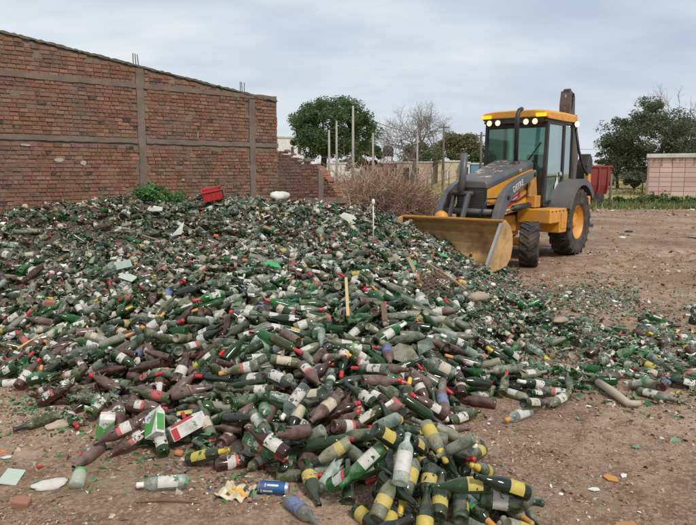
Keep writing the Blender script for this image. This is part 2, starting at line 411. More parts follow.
# mound core mesh
mgx = np.arange(X0, X1, .045); mgy = np.arange(Y0, Y1, .045)
MX, MY = np.meshgrid(mgx, mgy); iy, ix = hidx(MX, MY); bz = BASE[iy, ix]
MZ = CORE[iy, ix]+.03*RNG.uniform(-1, 1, MX.shape)*np.clip(bz*4, 0, 1)-np.where(bz < .03, .06, .0)+.004
V = np.stack([MX.ravel(), MY.ravel(), MZ.ravel()], 1); nx = len(mgx)
i = (np.arange(len(mgy)-1)[:, None]*nx+np.arange(nx-1)[None]).ravel()
F = np.stack([i, i+1, i+1+nx, i+nx], 1)
keep = (bz.ravel()[F] > .02).any(1); F = F[keep]
tag(np_obj('rubble_mound', V, F, island_mat('mound_dirt', [((.085, .075, .05), 1)], .95), smooth=False), kind='stuff',
    label='dark mass of dirt and crushed glass under the bottles', cat='rubble')
# ------------------------------------------------------------------ bottle shapes: profile (r, h)
SH = {
 'bordeaux': dict(L=.305, P=[(.0, .022), (.020, .014), (.031, .001), (.0365, .004), (.0378, .015), (.0378, .19), (.0355, .204), (.027, .218), (.0175, .231), (.0145, .245), (.0138, .288), (.0158, .290), (.0158, .302), (.0125, .305)], lab=(.05, .155), foil=(.236, .306)),
 'burgundy': dict(L=.30, P=[(.0, .024), (.022, .014), (.034, .001), (.0405, .005), (.041, .018), (.041, .145), (.037, .175), (.027, .208), (.019, .235), (.0155, .262), (.0145, .284), (.0168, .286), (.0168, .297), (.013, .30)], lab=(.04, .13), foil=(.243, .301)),
 'sparkling': dict(L=.315, P=[(.0, .030), (.024, .018), (.037, .001), (.0435, .006), (.0445, .02), (.0445, .150), (.040, .180), (.029, .212), (.020, .240), (.0165, .27), (.0155, .295), (.0185, .297), (.0185, .31), (.014, .315)], lab=(.045, .125), foil=(.225, .316)),
 'litre': dict(L=.295, P=[(.0, .018), (.025, .010), (.037, .001), (.0425, .005), (.0435, .016), (.0435, .165), (.040, .185), (.0305, .212), (.021, .236), (.0165, .258), (.0145, .275), (.0165, .277), (.0165, .291), (.0135, .295)], lab=(.055, .145), foil=(.262, .2965)),
 'spirit': dict(L=.28, P=[(.0, .012), (.022, .006), (.034, .001), (.0395, .004), (.0405, .014), (.0405, .185), (.038, .200), (.028, .216), (.0175, .228), (.0145, .238), (.0145, .262), (.017, .264), (.017, .277), (.013, .28)], lab=(.05, .16), foil=(.238, .281)),
 'jug': dict(L=.31, P=[(.0, .018), (.035, .010), (.052, .001), (.0585, .006), (.060, .02), (.060, .165), (.056, .195), (.042, .226), (.022, .250), (.0175, .262), (.0175, .29), (.0205, .292), (.0205, .307), (.016, .31)], lab=(.05, .15), foil=(.26, .311)),
 'squat': dict(L=.22, P=[(.0, .012), (.028, .006), (.043, .001), (.0485, .005), (.050, .015), (.050, .105), (.047, .125), (.034, .146), (.0195, .160), (.0165, .170), (.0165, .20), (.0195, .202), (.0195, .217), (.015, .22)], lab=(.03, .10), foil=(.168, .221)),
 'small': dict(L=.225, P=[(.0, .010), (.018, .005), (.027, .001), (.0305, .004), (.031, .012), (.031, .115), (.028, .135), (.020, .158), (.0150, .180), (.0130, .205), (.0145, .207), (.0145, .222), (.011, .225)], lab=(.035, .10), foil=(.205, .226)),
}
def scaled(b, q, qr=None):
    qr = qr or q; d = SH[b]; return dict(L=d['L']*q, P=[(r*qr, h*q) for r, h in d['P']], lab=tuple(v*q for v in d['lab']), foil=tuple(v*q for v in d['foil']))
for a_, b_, q_, qr_ in (('half', 'bordeaux', .78, .84), ('slim', 'bordeaux', 1.02, .88), ('sloped', 'burgundy', .88, .92)): SH[a_] = scaled(b_, q_, qr_)
for k in list(SH): SH[k] = scaled(k, .87 if k == 'sparkling' else .94)
for k, s in SH.items():
    h = np.array([p[1] for p in s['P']][3:]); r = np.array([p[0] for p in s['P']][3:])
    s['rf'] = (h, r); s['ss'] = np.linspace(.03, .97, 10)*s['L']; s['rr'] = np.interp(s['ss'], h, r)
_mc = {}
def bottle_mesh(shape, col, name='bottle_glass'):
    k = (shape, col)
    if k not in _mc:
        b = MB(); b.lathe(SH[shape]['P'], seg=16)
        me = bpy.data.meshes.new(name); me.from_pydata(b.v, [], b.f); me.materials.append(GL[col])
        me.polygons.foreach_set('use_smooth', [True]*len(b.f)); me.update()
        import bmesh
        bm = bmesh.new(); bm.from_mesh(me); bmesh.ops.remove_doubles(bm, verts=bm.verts, dist=1e-5); bm.to_mesh(me); bm.free()
        _mc[k] = me
    return _mc[k]
def label_mesh(shape, kind, var=0):
    k = ('l', shape, kind, var)
    if k not in _mc:
        h0, h1 = SH[shape]['lab']; r = np.interp((h0+h1)/2, *SH[shape]['rf'])+.0009
        half = [1.75, 1.25, 2.3][var]; hh = [(h0, h1), (h0+.01, h1-.015), (h0+.02, h1)][var]
        seg = 14; vs = []; fs = []; uv = []
        rr = random.Random(hash((shape, kind, var)) % 999 if False else len(_mc))
        jag = [rr.uniform(-.006, .006) if var == 1 else 0 for _ in range(seg+1)]
        for j in range(4):
            for i in range(seg+1):
                t = -half+2*half*i/seg; z = hh[0]+(hh[1]-hh[0])*j/3+(jag[i] if j == 3 else 0)
                vs.append((r*math.cos(t), r*math.sin(t), z)); uv.append((i/seg, j/3))
        for j in range(3):
            for i in range(seg): fs.append((j*(seg+1)+i, j*(seg+1)+i+1, (j+1)*(seg+1)+i+1, (j+1)*(seg+1)+i))
        me = bpy.data.meshes.new('paper_label'); me.from_pydata(vs, [], fs); me.materials.append(LB[kind])
        ul = me.uv_layers.new(name='UVMap')
        for l in me.loops: ul.data[l.index].uv = uv[l.vertex_index]
        me.polygons.foreach_set('use_smooth', [True]*len(fs)); me.update(); _mc[k] = me
    return _mc[k]
def foil_mesh(shape, col):
    k = ('f', shape, col)
    if k not in _mc:
        h0, h1 = SH[shape]['foil']; prof = [(float(np.interp(h, *SH[shape]['rf']))+.0012, h) for h in np.linspace(h0, h1-.001, 9)]+[(.0, h1+.001)]
        b = MB(); b.lathe(prof, seg=14)
        me = bpy.data.meshes.new('neck_foil'); me.from_pydata(b.v, [], b.f); me.materials.append(FO[col]); me.polygons.foreach_set('use_smooth', [True]*len(b.f)); me.update(); _mc[k] = me
    return _mc[k]
LAT = np.array([-.92, -.6, -.25, .0, .25, .6, .92])
def drop(x, y, ang, sh, sink=.010, maxk=.75):
    s = SH[sh]; ca, sa = math.cos(ang), math.sin(ang)
    cm = s['L']*.42; t = s['ss']-cm; rr = s['rr']; l = rr[:, None]*LAT[None]
    XX = x+ca*t[:, None]-sa*l; YY = y+sa*t[:, None]+ca*l
    iy, ix = hidx(XX, YY); hh = H[iy, ix]; rise = np.sqrt(np.maximum((rr**2)[:, None]-l*l, 0))
    c = (hh+rise).max(1)
    tn = t[t < 0]; cn = c[t < 0]; tp = t[t >= 0]; cp = c[t >= 0]
    at0 = (cn[:, None]*tp[None]-cp[None]*tn[:, None])/(tp[None]-tn[:, None])
    k = np.unravel_index(at0.argmax(), at0.shape); a0 = at0[k]; sl = (cp[k[1]]-cn[k[0]])/(tp[k[1]]-tn[k[0]])
    if abs(sl) > maxk:
        sl = math.copysign(maxk, sl); a0 = (c-sl*t).max()-.01
    return a0-sink, sl, (ca, sa, cm)
def commit(x, y, ang, sh, a0, sl):
    s = SH[sh]; ca, sa = math.cos(ang), math.sin(ang); cosl = 1/math.sqrt(1+sl*sl); cm = s['L']*.42
    ss = np.linspace(.0, s['L'], 24); rr = np.interp(ss, *s['rf']); t = (ss-cm)*cosl; l = rr[:, None]*np.linspace(-1, 1, 9)[None]
    XX = x+ca*t[:, None]-sa*l; YY = y+sa*t[:, None]+ca*l; iy, ix = hidx(XX, YY)
    zz = a0+sl*t[:, None]+np.sqrt(np.maximum((rr**2)[:, None]-l*l, 0))
    np.maximum.at(H, (iy, ix), zz)
    ax = Vector((ca*cosl, sa*cosl, sl*cosl)); org = Vector((x, y, a0))-ax*cm
    return org, ax
def frame(org, ax, roll):
    up = Vector((0, 0, 1)); sd = up.cross(ax)
    if sd.length < 1e-3: sd = Vector((0, 1, 0))
    sd.normalize(); u = ax.cross(sd)      # u points up, ax axis
    M = Matrix(((u.x, sd.x, ax.x, org.x), (u.y, sd.y, ax.y, org.y), (u.z, sd.z, ax.z, org.z), (0, 0, 0, 1)))
    return M @ Matrix.Rotation(roll, 4, 'Z')
# shards -------------------------------------------------------------------
SHV = {'v': [], 'f': [], 'm': [], 'n': 0}
def shard_batch(store, xs, ys, zs, size, mats):
    """many curved irregular chips: 5 vertices, 4 triangles each"""
    n = len(xs); k = 5
    ang = np.sort(RNG.uniform(0, 2*PI, (n, k)), axis=1); rad = RNG.uniform(.45, 1.1, (n, k))*size[:, None]
    el = RNG.uniform(.45, 1., n)
    L = np.stack([rad*np.cos(ang), rad*np.sin(ang)*el[:, None], RNG.uniform(-.22, .22, (n, k))*size[:, None]], -1)
    C = np.zeros((n, 1, 3)); C[:, 0, 2] = size*RNG.uniform(.0, .35, n)
    L = np.concatenate([L, C], 1)
    tx = RNG.normal(0, .55, n); ty = RNG.normal(0, .55, n); tz = RNG.uniform(0, 2*PI, n)
    def rot(a, ax):
        c, s = np.cos(a), np.sin(a); o = np.ones_like(a); z = np.zeros_like(a)
        if ax == 0: m = [[o, z, z], [z, c, -s], [z, s, c]]
        elif ax == 1: m = [[c, z, s], [z, o, z], [-s, z, c]]
        else: m = [[c, -s, z], [s, c, z], [z, z, o]]
        return np.moveaxis(np.array(m), 2, 0)
    M = rot(tz, 2) @ rot(tx, 0) @ rot(ty, 1)
    Vv = np.einsum('nij,nkj->nki', M, L); Vv += np.stack([xs, ys, zs], -1)[:, None]
    base = store['n']+np.arange(n)[:, None]*6
    tri = np.concatenate([np.stack([base[:, 0]+i, base[:, 0]+(i+1) % 5, base[:, 0]+5], 1)[:, None] for i in range(5)], 1)
    store['v'].append(Vv.reshape(-1, 3)); store['f'].append(tri.reshape(-1, 3)); store['m'].append(np.repeat(mats, 5)); store['n'] += n*6
def shards_on_surface(store, n, region, size, probs, lift=.012, bb=None):
    bb = bb or (X0, X1, Y0, Y1); xs = RNG.uniform(bb[0], bb[1], n*6); ys = RNG.uniform(bb[2], bb[3], n*6)
    wgt = region(xs, ys); k = RNG.uniform(0, 1, len(xs)) < wgt; xs, ys = xs[k][:n], ys[k][:n]
    iy, ix = hidx(xs, ys); zs = H[iy, ix]+lift*RNG.uniform(-.2, 1, len(xs))
    sz = size[0]*(size[1]/size[0])**RNG.uniform(0, 1, len(xs))
    shard_batch(store, xs, ys, zs, sz, RNG.choice(len(probs), len(xs), p=np.array(probs)/sum(probs)))
def reg_heap(x, y):
    b = bil(CZ, x, y); return np.clip(b*9, 0, 1)
# before the bottles: fill the gaps
MIXA = [.30, .12, .22, .14, .13, .03, .03, .03]
shards_on_surface(SHV, 16000, reg_heap, (.018, .06), MIXA, .03)
# ------------------------------------------------------------------ bottle population
HEAD = [(k+.0) for k in range(8)]
def pick(opts):
    return random.choices([o[0] for o in opts], [o[1] for o in opts])[0]
ITEMS = []     # dict(kind, shape, col, label, foil, org, ax, roll, broken)
def choose(px, py):
    """look of a bottle as a function of where in the heap it lies"""
    brown = .09+.58*math.exp(-(((px-140)/120)**2+((py-410)/48)**2))+.30*math.exp(-(((px-400)/60)**2+((py-405)/35)**2))
    yel = .9*math.exp(-(((px-430)/85)**2+((py-485)/42)**2)) if py > 430 else .0
    green = .10+.10*math.exp(-(((px-340)/90)**2+((py-300)/70)**2))+(.16 if px > 480 and py > 280 else 0)
    t = random.random()
    if t < yel: return ('sparkling_bottle', 'sparkling', pick([('blackish', 5), ('dark green', 2), ('olive', 2)]), pick([('yellow', 7), ('white', 1), (None, 2)]), pick([('yellow', 3), (None, 5), ('black', 2)]))
    t = random.random()
    if t < brown: return ('beer_bottle', pick([('litre', 7), ('small', 2)]), 'brown', pick([(None, 7), ('white', 2), ('white and red', 2), ('cream', 1), ('blue', 1)]), pick([(None, 9), ('red', 1), ('white', .4)]))
    t = random.random()
    if t < .10: return ('clear_bottle', pick([('spirit', 3), ('bordeaux', 2), ('squat', 1.3), ('jug', .8), ('small', 1)]), pick([('clear', 3), ('pale', 4)]), pick([(None, 5), ('white', 3), ('cream', 1), ('blue', .6)]), pick([(None, 6), ('white', 2), ('red', .8), ('orange', .5)]))
    col = pick([('dark green', 4.4), ('olive', 3), ('pale', .7), ('bright green', green*13), ('clean green', 1.8), ('blackish', 1.6)])
    lab = pick([(None, 4.6), ('white', 5.2), ('cream', 1.3), ('white and red', .9), ('yellow', .35), ('red', .5), ('white and green', .4)])
    return ('wine_bottle', pick([('bordeaux', 5), ('slim', 2.5), ('half', 2), ('burgundy', 2), ('sloped', 1.6), ('sparkling', 1), ('jug', .35), ('squat', .35)]), col, lab, pick([(None, 6.5), ('red', 1.8), ('white', .8), ('black', 1.1), ('orange', .5), ('yellow', .35), ('blue', .12)]))
LOWN = [0]
def sample_pos():
    while True:
        if random.random() < .62: x = random.uniform(-3.3, 3.4); y = random.uniform(2.7, 8.2)
        else: x = random.uniform(-6.8, 4.4); y = random.uniform(4.5, 13.5)
        b = float(bil(CZ, np.array([x]), np.array([y]))[0])
        if b <= .015: continue
        px, py = proj((x, y, b))
        if px < -60 or px > 760 or py > 590: continue
        lowr = px > 500+(400-py)*.05 and py < 395 and b < .16     # low rubble fan on the right: few whole bottles
        p = min(1, .30+b*4.5)
        if lowr:
            p = .13
            if LOWN[0] > 190: continue
        if py < 245: p *= .85
        if random.random() < p: LOWN[0] += bool(lowr); return x, y, px, py, b
def place_random():
    x, y, px, py, b = sample_pos()
    kind, sh, col, lab, foil = choose(px, py)
    far = y > 8.6
    if random.random() < .5: ang = random.choice([0, PI])+random.gauss(0, .55)
    else: ang = random.uniform(0, 2*PI)
    best = None
    for q in range(5):
        xx = x+random.uniform(-.10, .10); yy = y+random.uniform(-.10, .10); aa = ang+random.gauss(0, .15)
        a0, sl, _ = drop(xx, yy, aa, sh)
        tgt = float(bil(CZ, np.array([xx]), np.array([yy]))[0])
        if best is None or a0-tgt < best[0]: best = (a0-tgt, xx, yy, aa, a0, sl)
    over, xx, yy, aa, a0, sl = best
    if over > (.085 if not far else .05)+min(b, .2)*.25: return False
    org, ax = commit(xx, yy, aa, sh, a0, sl)
    broken = random.random() < (.16 if y < 6.6 else .75 if far else .34)
    ITEMS.append(dict(kind=kind, shape=sh, col=col, lab=None if broken and random.random() < .5 else lab, foil=None if broken else foil, org=org, ax=ax, roll=random.gauss(0, 1.1), broken=broken))
    return True
tries = 0
while len(ITEMS) < 5600 and tries < 15000:
    tries += 1; place_random()
print('bottles', len(ITEMS), 'tries', tries)
# more champagne bottles in the front group, with yellow labels
q = 0
while q < 40:
    px, py = random.uniform(378, 524), random.uniform(446, 540)
    if py < 450 and px > 470: continue
    if px > 440+ (py-430)*1.1: continue
    g = hit(px, py); ang = random.choice([0, PI, -PI/2, PI/2, R(-60), R(200)])+random.gauss(0, .35)
    it = choose(px, 485)
    best = None
    for j in range(7):
        xx, yy, aa = g[0]+random.uniform(-.09, .09), g[1]+random.uniform(-.09, .09), ang+random.gauss(0, .3)
        a0, sl, _ = drop(xx, yy, aa, it[1])
        if best is None or a0 < best[0]: best = (a0, xx, yy, aa, sl)
    a0, xx, yy, aa, sl = best; q += 1
    if a0 > .19: continue
    org, ax = commit(xx, yy, aa, it[1], a0, sl)
    ITEMS.append(dict(kind=it[0], shape=it[1], col=it[2], lab=it[3], foil=it[4], org=org, ax=ax, roll=random.gauss(0, .9), broken=False))
def hero(kind, shape, col, lab, foil, b, nk, text, roll=0., maxk=.75):
    p0 = hit(*b); p1 = hit(*nk)
    ang = math.atan2(p1[1]-p0[1], p1[0]-p0[0]); L = SH[shape]['L']
    cx = p0[0]+math.cos(ang)*L*.42; cy = p0[1]+math.sin(ang)*L*.42
    mx, my = (p0[0]+p1[0])/2, (p0[1]+p1[1])/2
    cx = .5*cx+.5*(mx-math.cos(ang)*L*.08); cy = .5*cy+.5*(my-math.sin(ang)*L*.08)
    a0, sl, _ = drop(cx, cy, ang, shape, .006, maxk)
    org, ax = commit(cx, cy, ang, shape, a0, sl)
    ITEMS.append(dict(kind=kind, shape=shape, col=col, lab=lab, foil=foil, org=org, ax=ax, roll=roll, broken=False, text=text))
W, B, S, C = 'wine_bottle', 'beer_bottle', 'sparkling_bottle', 'clear_bottle'
hero(C, 'spirit', 'clear', 'white', 'white', (190, 487), (130, 492), 'clear bottle with white label and white cap lying alone on the dirt')
hero(W, 'bordeaux', 'blackish', 'yellow', 'yellow', (182, 464), (247, 471), 'black wine bottle with bright yellow label and yellow neck at the front edge')
hero(B, 'litre', 'brown', None, None, (103, 450), (68, 478), 'long dusty brown bottle sloping down onto the dirt left of the cartons')
hero(B, 'litre', 'brown', 'white and red', None, (150, 440), (108, 459), 'dusty brown bottle with torn white and red label below the green milk carton')
hero(B, 'litre', 'brown', 'white and red', None, (140, 428), (96, 446), 'dusty brown bottle lying directly behind the long brown one on the dirt')
hero(W, 'bordeaux', 'olive', None, 'black', (60, 420), (8, 436), 'olive wine bottle with dark cap at the left edge on broken green glass', .3)
hero(W, 'bordeaux', 'clean green', 'white', 'red', (66, 412), (84, 440), 'small green bottle with white label and red neck beside the green milk carton')
hero(W, 'bordeaux', 'clean green', 'white', 'red', (166, 462), (152, 430), 'clear green bottle standing against the carton with white label and red foil')
hero(S, 'sparkling', 'blackish', 'yellow', None, (305, 472), (326, 521), 'big black bottle with wide yellow label, neck toward the viewer')
hero(B, 'litre', 'bright green', 'white and red', None, (328, 500), (372, 494), 'bright green beer bottle with white and red label at the front of the heap')
hero(W, 'bordeaux', 'bright green', 'white', None, (376, 462), (371, 492), 'bright green wine bottle with white label pointing down at the front edge')
hero(W, 'bordeaux', 'clear', 'blue', None, (288, 505), (318, 530), 'pale bottle with round blue label at the bottom edge of the heap')
hero(S, 'sparkling', 'blackish', 'yellow', None, (374, 468), (408, 458), 'black sparkling bottle showing its hollow base, left of a matching pair')
hero(S, 'sparkling', 'blackish', 'yellow', None, (404, 470), (438, 461), 'black sparkling bottle showing its hollow base, right of a matching pair')
hero(S, 'sparkling', 'olive', 'yellow', 'yellow', (424, 440), (448, 480), 'olive sparkling bottle with yellow label sloping down to a yellow foil neck')
hero(C, 'spirit', 'clear', 'white', None, (400, 512), (405, 478), 'clean clear bottle lying upright on the yellow labelled bottles')
hero(S, 'sparkling', 'clean green', 'yellow', None, (486, 500), (440, 496), 'glossy green sparkling bottle with wide pale yellow label in the front group')
hero(S, 'sparkling', 'blackish', 'yellow', None, (524, 510), (488, 498), 'black sparkling bottle with yellow band, rightmost of the front group')
hero(S, 'sparkling', 'olive', 'yellow', None, (488, 449), (444, 454), 'dusty olive sparkling bottle with base out over the bare dirt')
hero(W, 'half', 'dark green', None, None, (474, 464), (440, 458), 'plain dark green wine bottle at the back edge of the front group')
hero(C, 'spirit', 'clear', 'white', 'orange', (531, 415), (500, 427), 'clear bottle with white label and orange cork alone on the right dirt')
hero(B, 'litre', 'brown', 'cream', None, (340, 405), (296, 446), 'large dusty brown bottle with small cream label lying diagonally over others')
hero(C, 'spirit', 'clear', 'white', 'white', (310, 402), (272, 432), 'clear bottle with large white label and white neck beside the large brown bottle')
hero(C, 'spirit', 'pale', None, None, (400, 424), (358, 452), 'frosted pale bottle without label near the middle front of the heap')
hero(W, 'bordeaux', 'dark green', 'white', 'blue', (252, 437), (278, 452), 'dark green bottle with white label and bright blue cap behind the blue can')
hero(W, 'bordeaux', 'bright green', 'white and red', 'red', (246, 448), (284, 464), 'green wine bottle with red and white label and red foil behind the blue can')
hero(W, 'bordeaux', 'bright green', None, 'white', (264, 412), (266, 440), 'bright green bottle with white cap pointing toward the blue can')
hero(B, 'litre', 'brown', 'white', None, (286, 478), (254, 470), 'short brown bottle with white label directly above the blue can')
hero(B, 'litre', 'brown', None, None, (310, 432), (268, 455), 'plain dusty brown bottle below the large clear bottle')
hero(C, 'burgundy', 'pale', None, None, (322, 408), (334, 372), 'pale dusty bottle with slender neck pointing up the heap')
hero(W, 'bordeaux', 'bright green', 'white and red', None, (530, 358), (484, 370), 'bright green bottle with pink and white label on the right flank')
hero(W, 'bordeaux', 'dark green', 'white', None, (636, 394), (686, 408), 'dark bottle with white label, lower of two lying at the far right end')
hero(W, 'bordeaux', 'olive', 'white', None, (628, 388), (668, 398), 'olive bottle with white label, upper of two lying at the far right end')
hero(W, 'bordeaux', 'olive', 'white', None, (566, 400), (545, 412), 'olive bottle with white label at the lower edge of the right flank')
hero(W, 'bordeaux', 'dark green', 'cream', None, (520, 412), (556, 400), 'dark green bottle with cream label at the foot of the right flank')
hero(W, 'burgundy', 'bright green', None, 'white', (14, 283), (44, 262), 'long bright green bottle high on the left of the heap')
hero(W, 'bordeaux', 'bright green', 'white and green', 'red', (225, 300), (192, 304), 'bright green bottle with red neck in the middle of the left slope')
hero(W, 'bordeaux', 'bright green', None, None, (374, 312), (338, 336), 'bright green bottle without label leaning on the tan stick')
hero(W, 'bordeaux', 'bright green', 'red', None, (320, 285), (300, 302), 'bright green bottle with red label above the tan stick')
hero(C, 'spirit', 'pale', 'white', None, (268, 380), (292, 392), 'pale bottle with white label and orange stain in the middle')
hero(C, 'small', 'pale', None, None, (322, 335), (320, 372), 'small pale milky bottle pointing straight down the slope')
hero(W, 'bordeaux', 'olive', None, 'red', (268, 352), (312, 356), 'olive bottle with bright red neck foil above the small milky bottle')
hero(W, 'bordeaux', 'dark green', 'white', 'red', (392, 384), (340, 372), 'dark green bottle with white label and red cap left of the angular fragment')
# ---------------------------------------------------------------- other things lying on the heap
LAND = []      # (phrase, px, py)
CREST = {'red_crate': 11.2, 'white_sack': 12.15}
def crest(px, Y_):
    x_ = (px-348)/FPX*Y_; a_, b_ = hidx(np.array([x_]), np.array([Y_])); z_ = float(BASE[a_[0]-4:a_[0]+5, b_[0]-4:b_[0]+5].mean()); return (x_, Y_, z_)
def hero_root(name, px, py, rz, label, cat, dz=0., G=None, group=None):
    g = crest(px, CREST[name]) if name in CREST else hit(px, py, G); o = empty(name, (g[0], g[1], g[2]+dz), rz); tag(o, label, cat, group); return o
card_w = paint('carton_white', (.70, .68, .64), .5, .6, scale=14.); card_g = paint('carton_green', (.07, .34, .07), .5, .45, scale=14.); card_b = paint('carton_blue', (.06, .14, .50), .5, .2); card_r = paint('carton_red', (.50, .05, .06), .5, .45, scale=14.)
dark = paint('dark_print', (.05, .045, .05), .5, .2)
def carton(px, py, rz, rx, ry, label, w_=.10, d_=.065, h_=.17, mats=None, stripe=1):
    t = hero_root('drink_carton', px, py, rz, label, 'carton', .035); t.rotation_euler = (rx, ry, rz)
    b = MB(); b.box(-w_/2, w_/2, -d_/2, d_/2, -h_/2, h_/2*.62)
    zt = h_/2*.62; rings = [[(-w_/2, -d_/2, zt), (w_/2, -d_/2, zt), (w_/2, d_/2, zt), (-w_/2, d_/2, zt)], [(-w_/2, -.004, h_/2*.9), (w_/2, -.004, h_/2*.9), (w_/2, .004, h_/2*.9), (-w_/2, .004, h_/2*.9)], [(-w_/2, -.004, h_/2), (w_/2, -.004, h_/2), (w_/2, .004, h_/2), (-w_/2, .004, h_/2)]]
    b.loft([[Vector(p) for p in r] for r in rings]); b.build('box_body', mats[0], t, bevel=.003)
    p = MB(); e = .0012
    for sy in (-1, 1):
        p.mat(0); y = sy*(d_/2+e)
        p.prism([(-w_/2, -h_/2*.9), (w_/2*.2, -h_/2*.9), (w_/2, h_/2*.3), (w_/2, h_/2*.6), (-w_/2*.2, -h_/2*.1), (-w_/2, h_/2*.2)] if stripe == 1 else [(-w_/2*.9, -h_/2*.95), (w_/2*.9, -h_/2*.95), (w_/2*.9, -h_/2*.62), (-w_/2*.9, -h_/2*.62)], min(y, y-sy*e), max(y, y-sy*e))
        p.mat(1); y2 = sy*(d_/2+2*e); 
        for k in range(4): p.box(-w_/2*.5+k*w_*.12, -w_/2*.5+k*w_*.12+w_*.08, min(y2, y2-sy*e), max(y2, y2-sy*e), h_*.12+.006*(k % 2), h_*.17+.006*(k % 2))
    p.build('printed_panel', mats[1:], t)
    for sx in (-1, 1):
        s_ = MB(); x = sx*(w_/2+e); s_.box(min(x, x-sx*e), max(x, x-sx*e), -d_/2*.8, d_/2*.8, -h_/2*.8, h_/2*.4); s_.build('side_panel', mats[1], t)
    return t
carton(106, 431, R(25), R(10), R(12), 'green and white milk carton standing crooked among brown bottles', .09, .06, .19, [card_w, card_g, card_g]); LAND.append(('milk carton', 106, 431))
carton(155, 428, R(-30), R(-30), R(-35), 'crushed white carton with green stripe and blue print above the red-foil bottle', .12, .06, .17, [card_w, card_g, card_b]); LAND.append(('printed carton', 155, 428))
carton(188, 431, R(8), R(-25), R(70), 'long white carton with red edge and green top lying on brown bottles', .08, .07, .23, [card_w, card_r, card_g], 2); LAND.append(('red-edged carton', 188, 431))
# can
t = hero_root('drink_can', 274, 494, R(94), 'crumpled blue drink can with silver ends lying at the front edge', 'can', .036); t.rotation_euler = (R(90), 0, R(82))
prof = [(.0, -.078), (.024, -.078), (.027, -.081), (.033, -.072)]+[(.033+.0012*math.sin(k*1.7), -.068+k*.0125) for k in range(11)]+[(.033, .064), (.027, .078), (.0255, .080), (.0, .076)]
can_blue = paint('can_blue', (.04, .15, .38), .3, .5, metal=.5, scale=20.)
MB().lathe(prof[3:-3], seg=20).build('can_wall', can_blue, t, True)
MB().lathe(prof[:4], seg=20).build('can_end', FO['silver'], t, True); MB().lathe(prof[-4:], seg=20).build('can_end', FO['silver'], t, True)
p = MB()
for k, (a, z0, z1) in enumerate([(0, -.05, -.02), (.5, -.01, .02), (1.1, -.055, .03), (-.6, -.04, .0), (-1.2, .01, .05), (2.2, -.03, .03), (3.1, -.05, .0), (3.9, 0, .05)]): p.lathe([(.0352, z0), (.0352, z1)], seg=4, a0=a, a1=a+.30); p.lathe([(.0352, z0-.012), (.0352, z0-.006)], seg=4, a0=a-.1, a1=a+.45)
p.build('can_print', [card_w], t); LAND.append(('blue can', 274, 494))
# flattened yellow packet
t = hero_root('food_packet', 236, 494, R(-20), 'flattened cream and yellow packet with black marks lying on the dirt', 'packet', .012)
b = MB(); nn = 10; vs = []; fs = []
for side in (0, 1):
    for j in range(nn+1):
        for i_ in range(nn+1):
            u, v = i_/nn-.5, j/nn-.5; x = u*.165+.02*v; y = v*.15+.012*math.sin(u*9); z = .010*math.sin(u*13+v*5)+.008*math.cos(v*17-u*4)+.012*abs(u)+(0 if side else .003)
            vs.append((x, y, z))
o1 = (nn+1)**2
for s_ in (0, 1):
    for j in range(nn):
        for i_ in range(nn):
            a = s_*o1+j*(nn+1)+i_; fs.append((a, a+1, a+nn+2, a+nn+1))
b._add(vs, fs); b.m = [1 if ((q_ % 100)//10 in (4,) and q_ % 10 > 2) or (q_ % 100) in (27, 28, 37, 72, 73, 63) else (2 if (q_ % 100) in (55, 57, 66, 68, 76, 78, 86, 33, 24) else 0) for q_ in range(len(fs))]
b.build('packet_sheet', [paint('packet_cream', (.66, .57, .38), .5, .5, scale=14.), paint('packet_orange', (.62, .34, .05), .5, .1), dark], t); LAND.append(('yellow packet', 236, 494))
# jar
t = hero_root('glass_jar', 79, 486, R(0), 'small dusty clear jar with green rim lying on the dirt at lower left', 'jar', .045); t.rotation_euler = (R(-62), R(8), R(10))
MB().lathe([(.0, -.05), (.034, -.052), (.039, -.046), (.039, .022), (.033, .036), (.030, .040), (.030, .05)], seg=18).build('jar_wall', glass_mat('glass_jar', (.55, .60, .50), .5, .2, .5, (.5, .48, .40)), t, True)
MB().lathe([(.0305, .038), (.0325, .039), (.0325, .052), (.0305, .0525), (.0, .0525)], seg=18).build('lid', card_g, t, True); LAND.append(('glass jar', 79, 486))
# glass sheets
def sheet(px, py, w_, h_, rot, label, mat, pts=None, name='glass_sheet', cat='glass piece', th=.005, dz=.02):
    g = hit(px, py); pts = pts or [(-.5, -.5), (.5, -.46), (.46, .5), (-.48, .44)]
    b = MB(); b.prism([(a*w_, c*h_) for a, c in pts], -th/2, th/2); o = b.build(name, mat, None)
    o.location = (g[0], g[1], g[2]+dz); o.rotation_euler = rot; tag(o, label, cat); return o
pg = glass_mat('sheet_glass', (.42, .52, .44), .25, .3, .6, (.42, .43, .36)); wg = paint('milky_glass', (.50, .52, .46), .25, .45)
sheet(12, 480, .10, .14, (R(-80), R(12), R(4)), 'pale green rectangular glass pane on the dirt at lower left', pg); LAND.append(('glass pane', 12, 480))
sheet(178, 233, .26, .22, (R(-48), R(-20), R(15)), 'pale triangular sheet of glass on the upper left slope', wg, [(-.5, -.35), (.1, -.5), (.5, .5), (.1, .15)], dz=.05); LAND.append(('triangular glass', 178, 233))
sheet(155, 212, .30, .16, (R(-60), R(5), R(-15)), 'broken milky plate near the top below the green plant', wg, [(-.5, -.3), (-.1, -.5), (.5, -.2), (.35, .4), (-.3, .5)], dz=.05)
sheet(218, 206, .24, .12, (R(-75), R(8), R(10)), 'flat white oval plate piece near the top under the red crate', wg, [(-.5, 0), (-.3, -.4), (.2, -.5), (.5, -.1), (.3, .4), (-.3, .5)], dz=.04)
sheet(350, 222, .32, .22, (R(-55), R(30), R(0)), 'large grey translucent piece near the white pole', wg, [(-.5, -.4), (.2, -.5), (.5, .1), (.1, .5), (-.4, .2)], dz=.06)
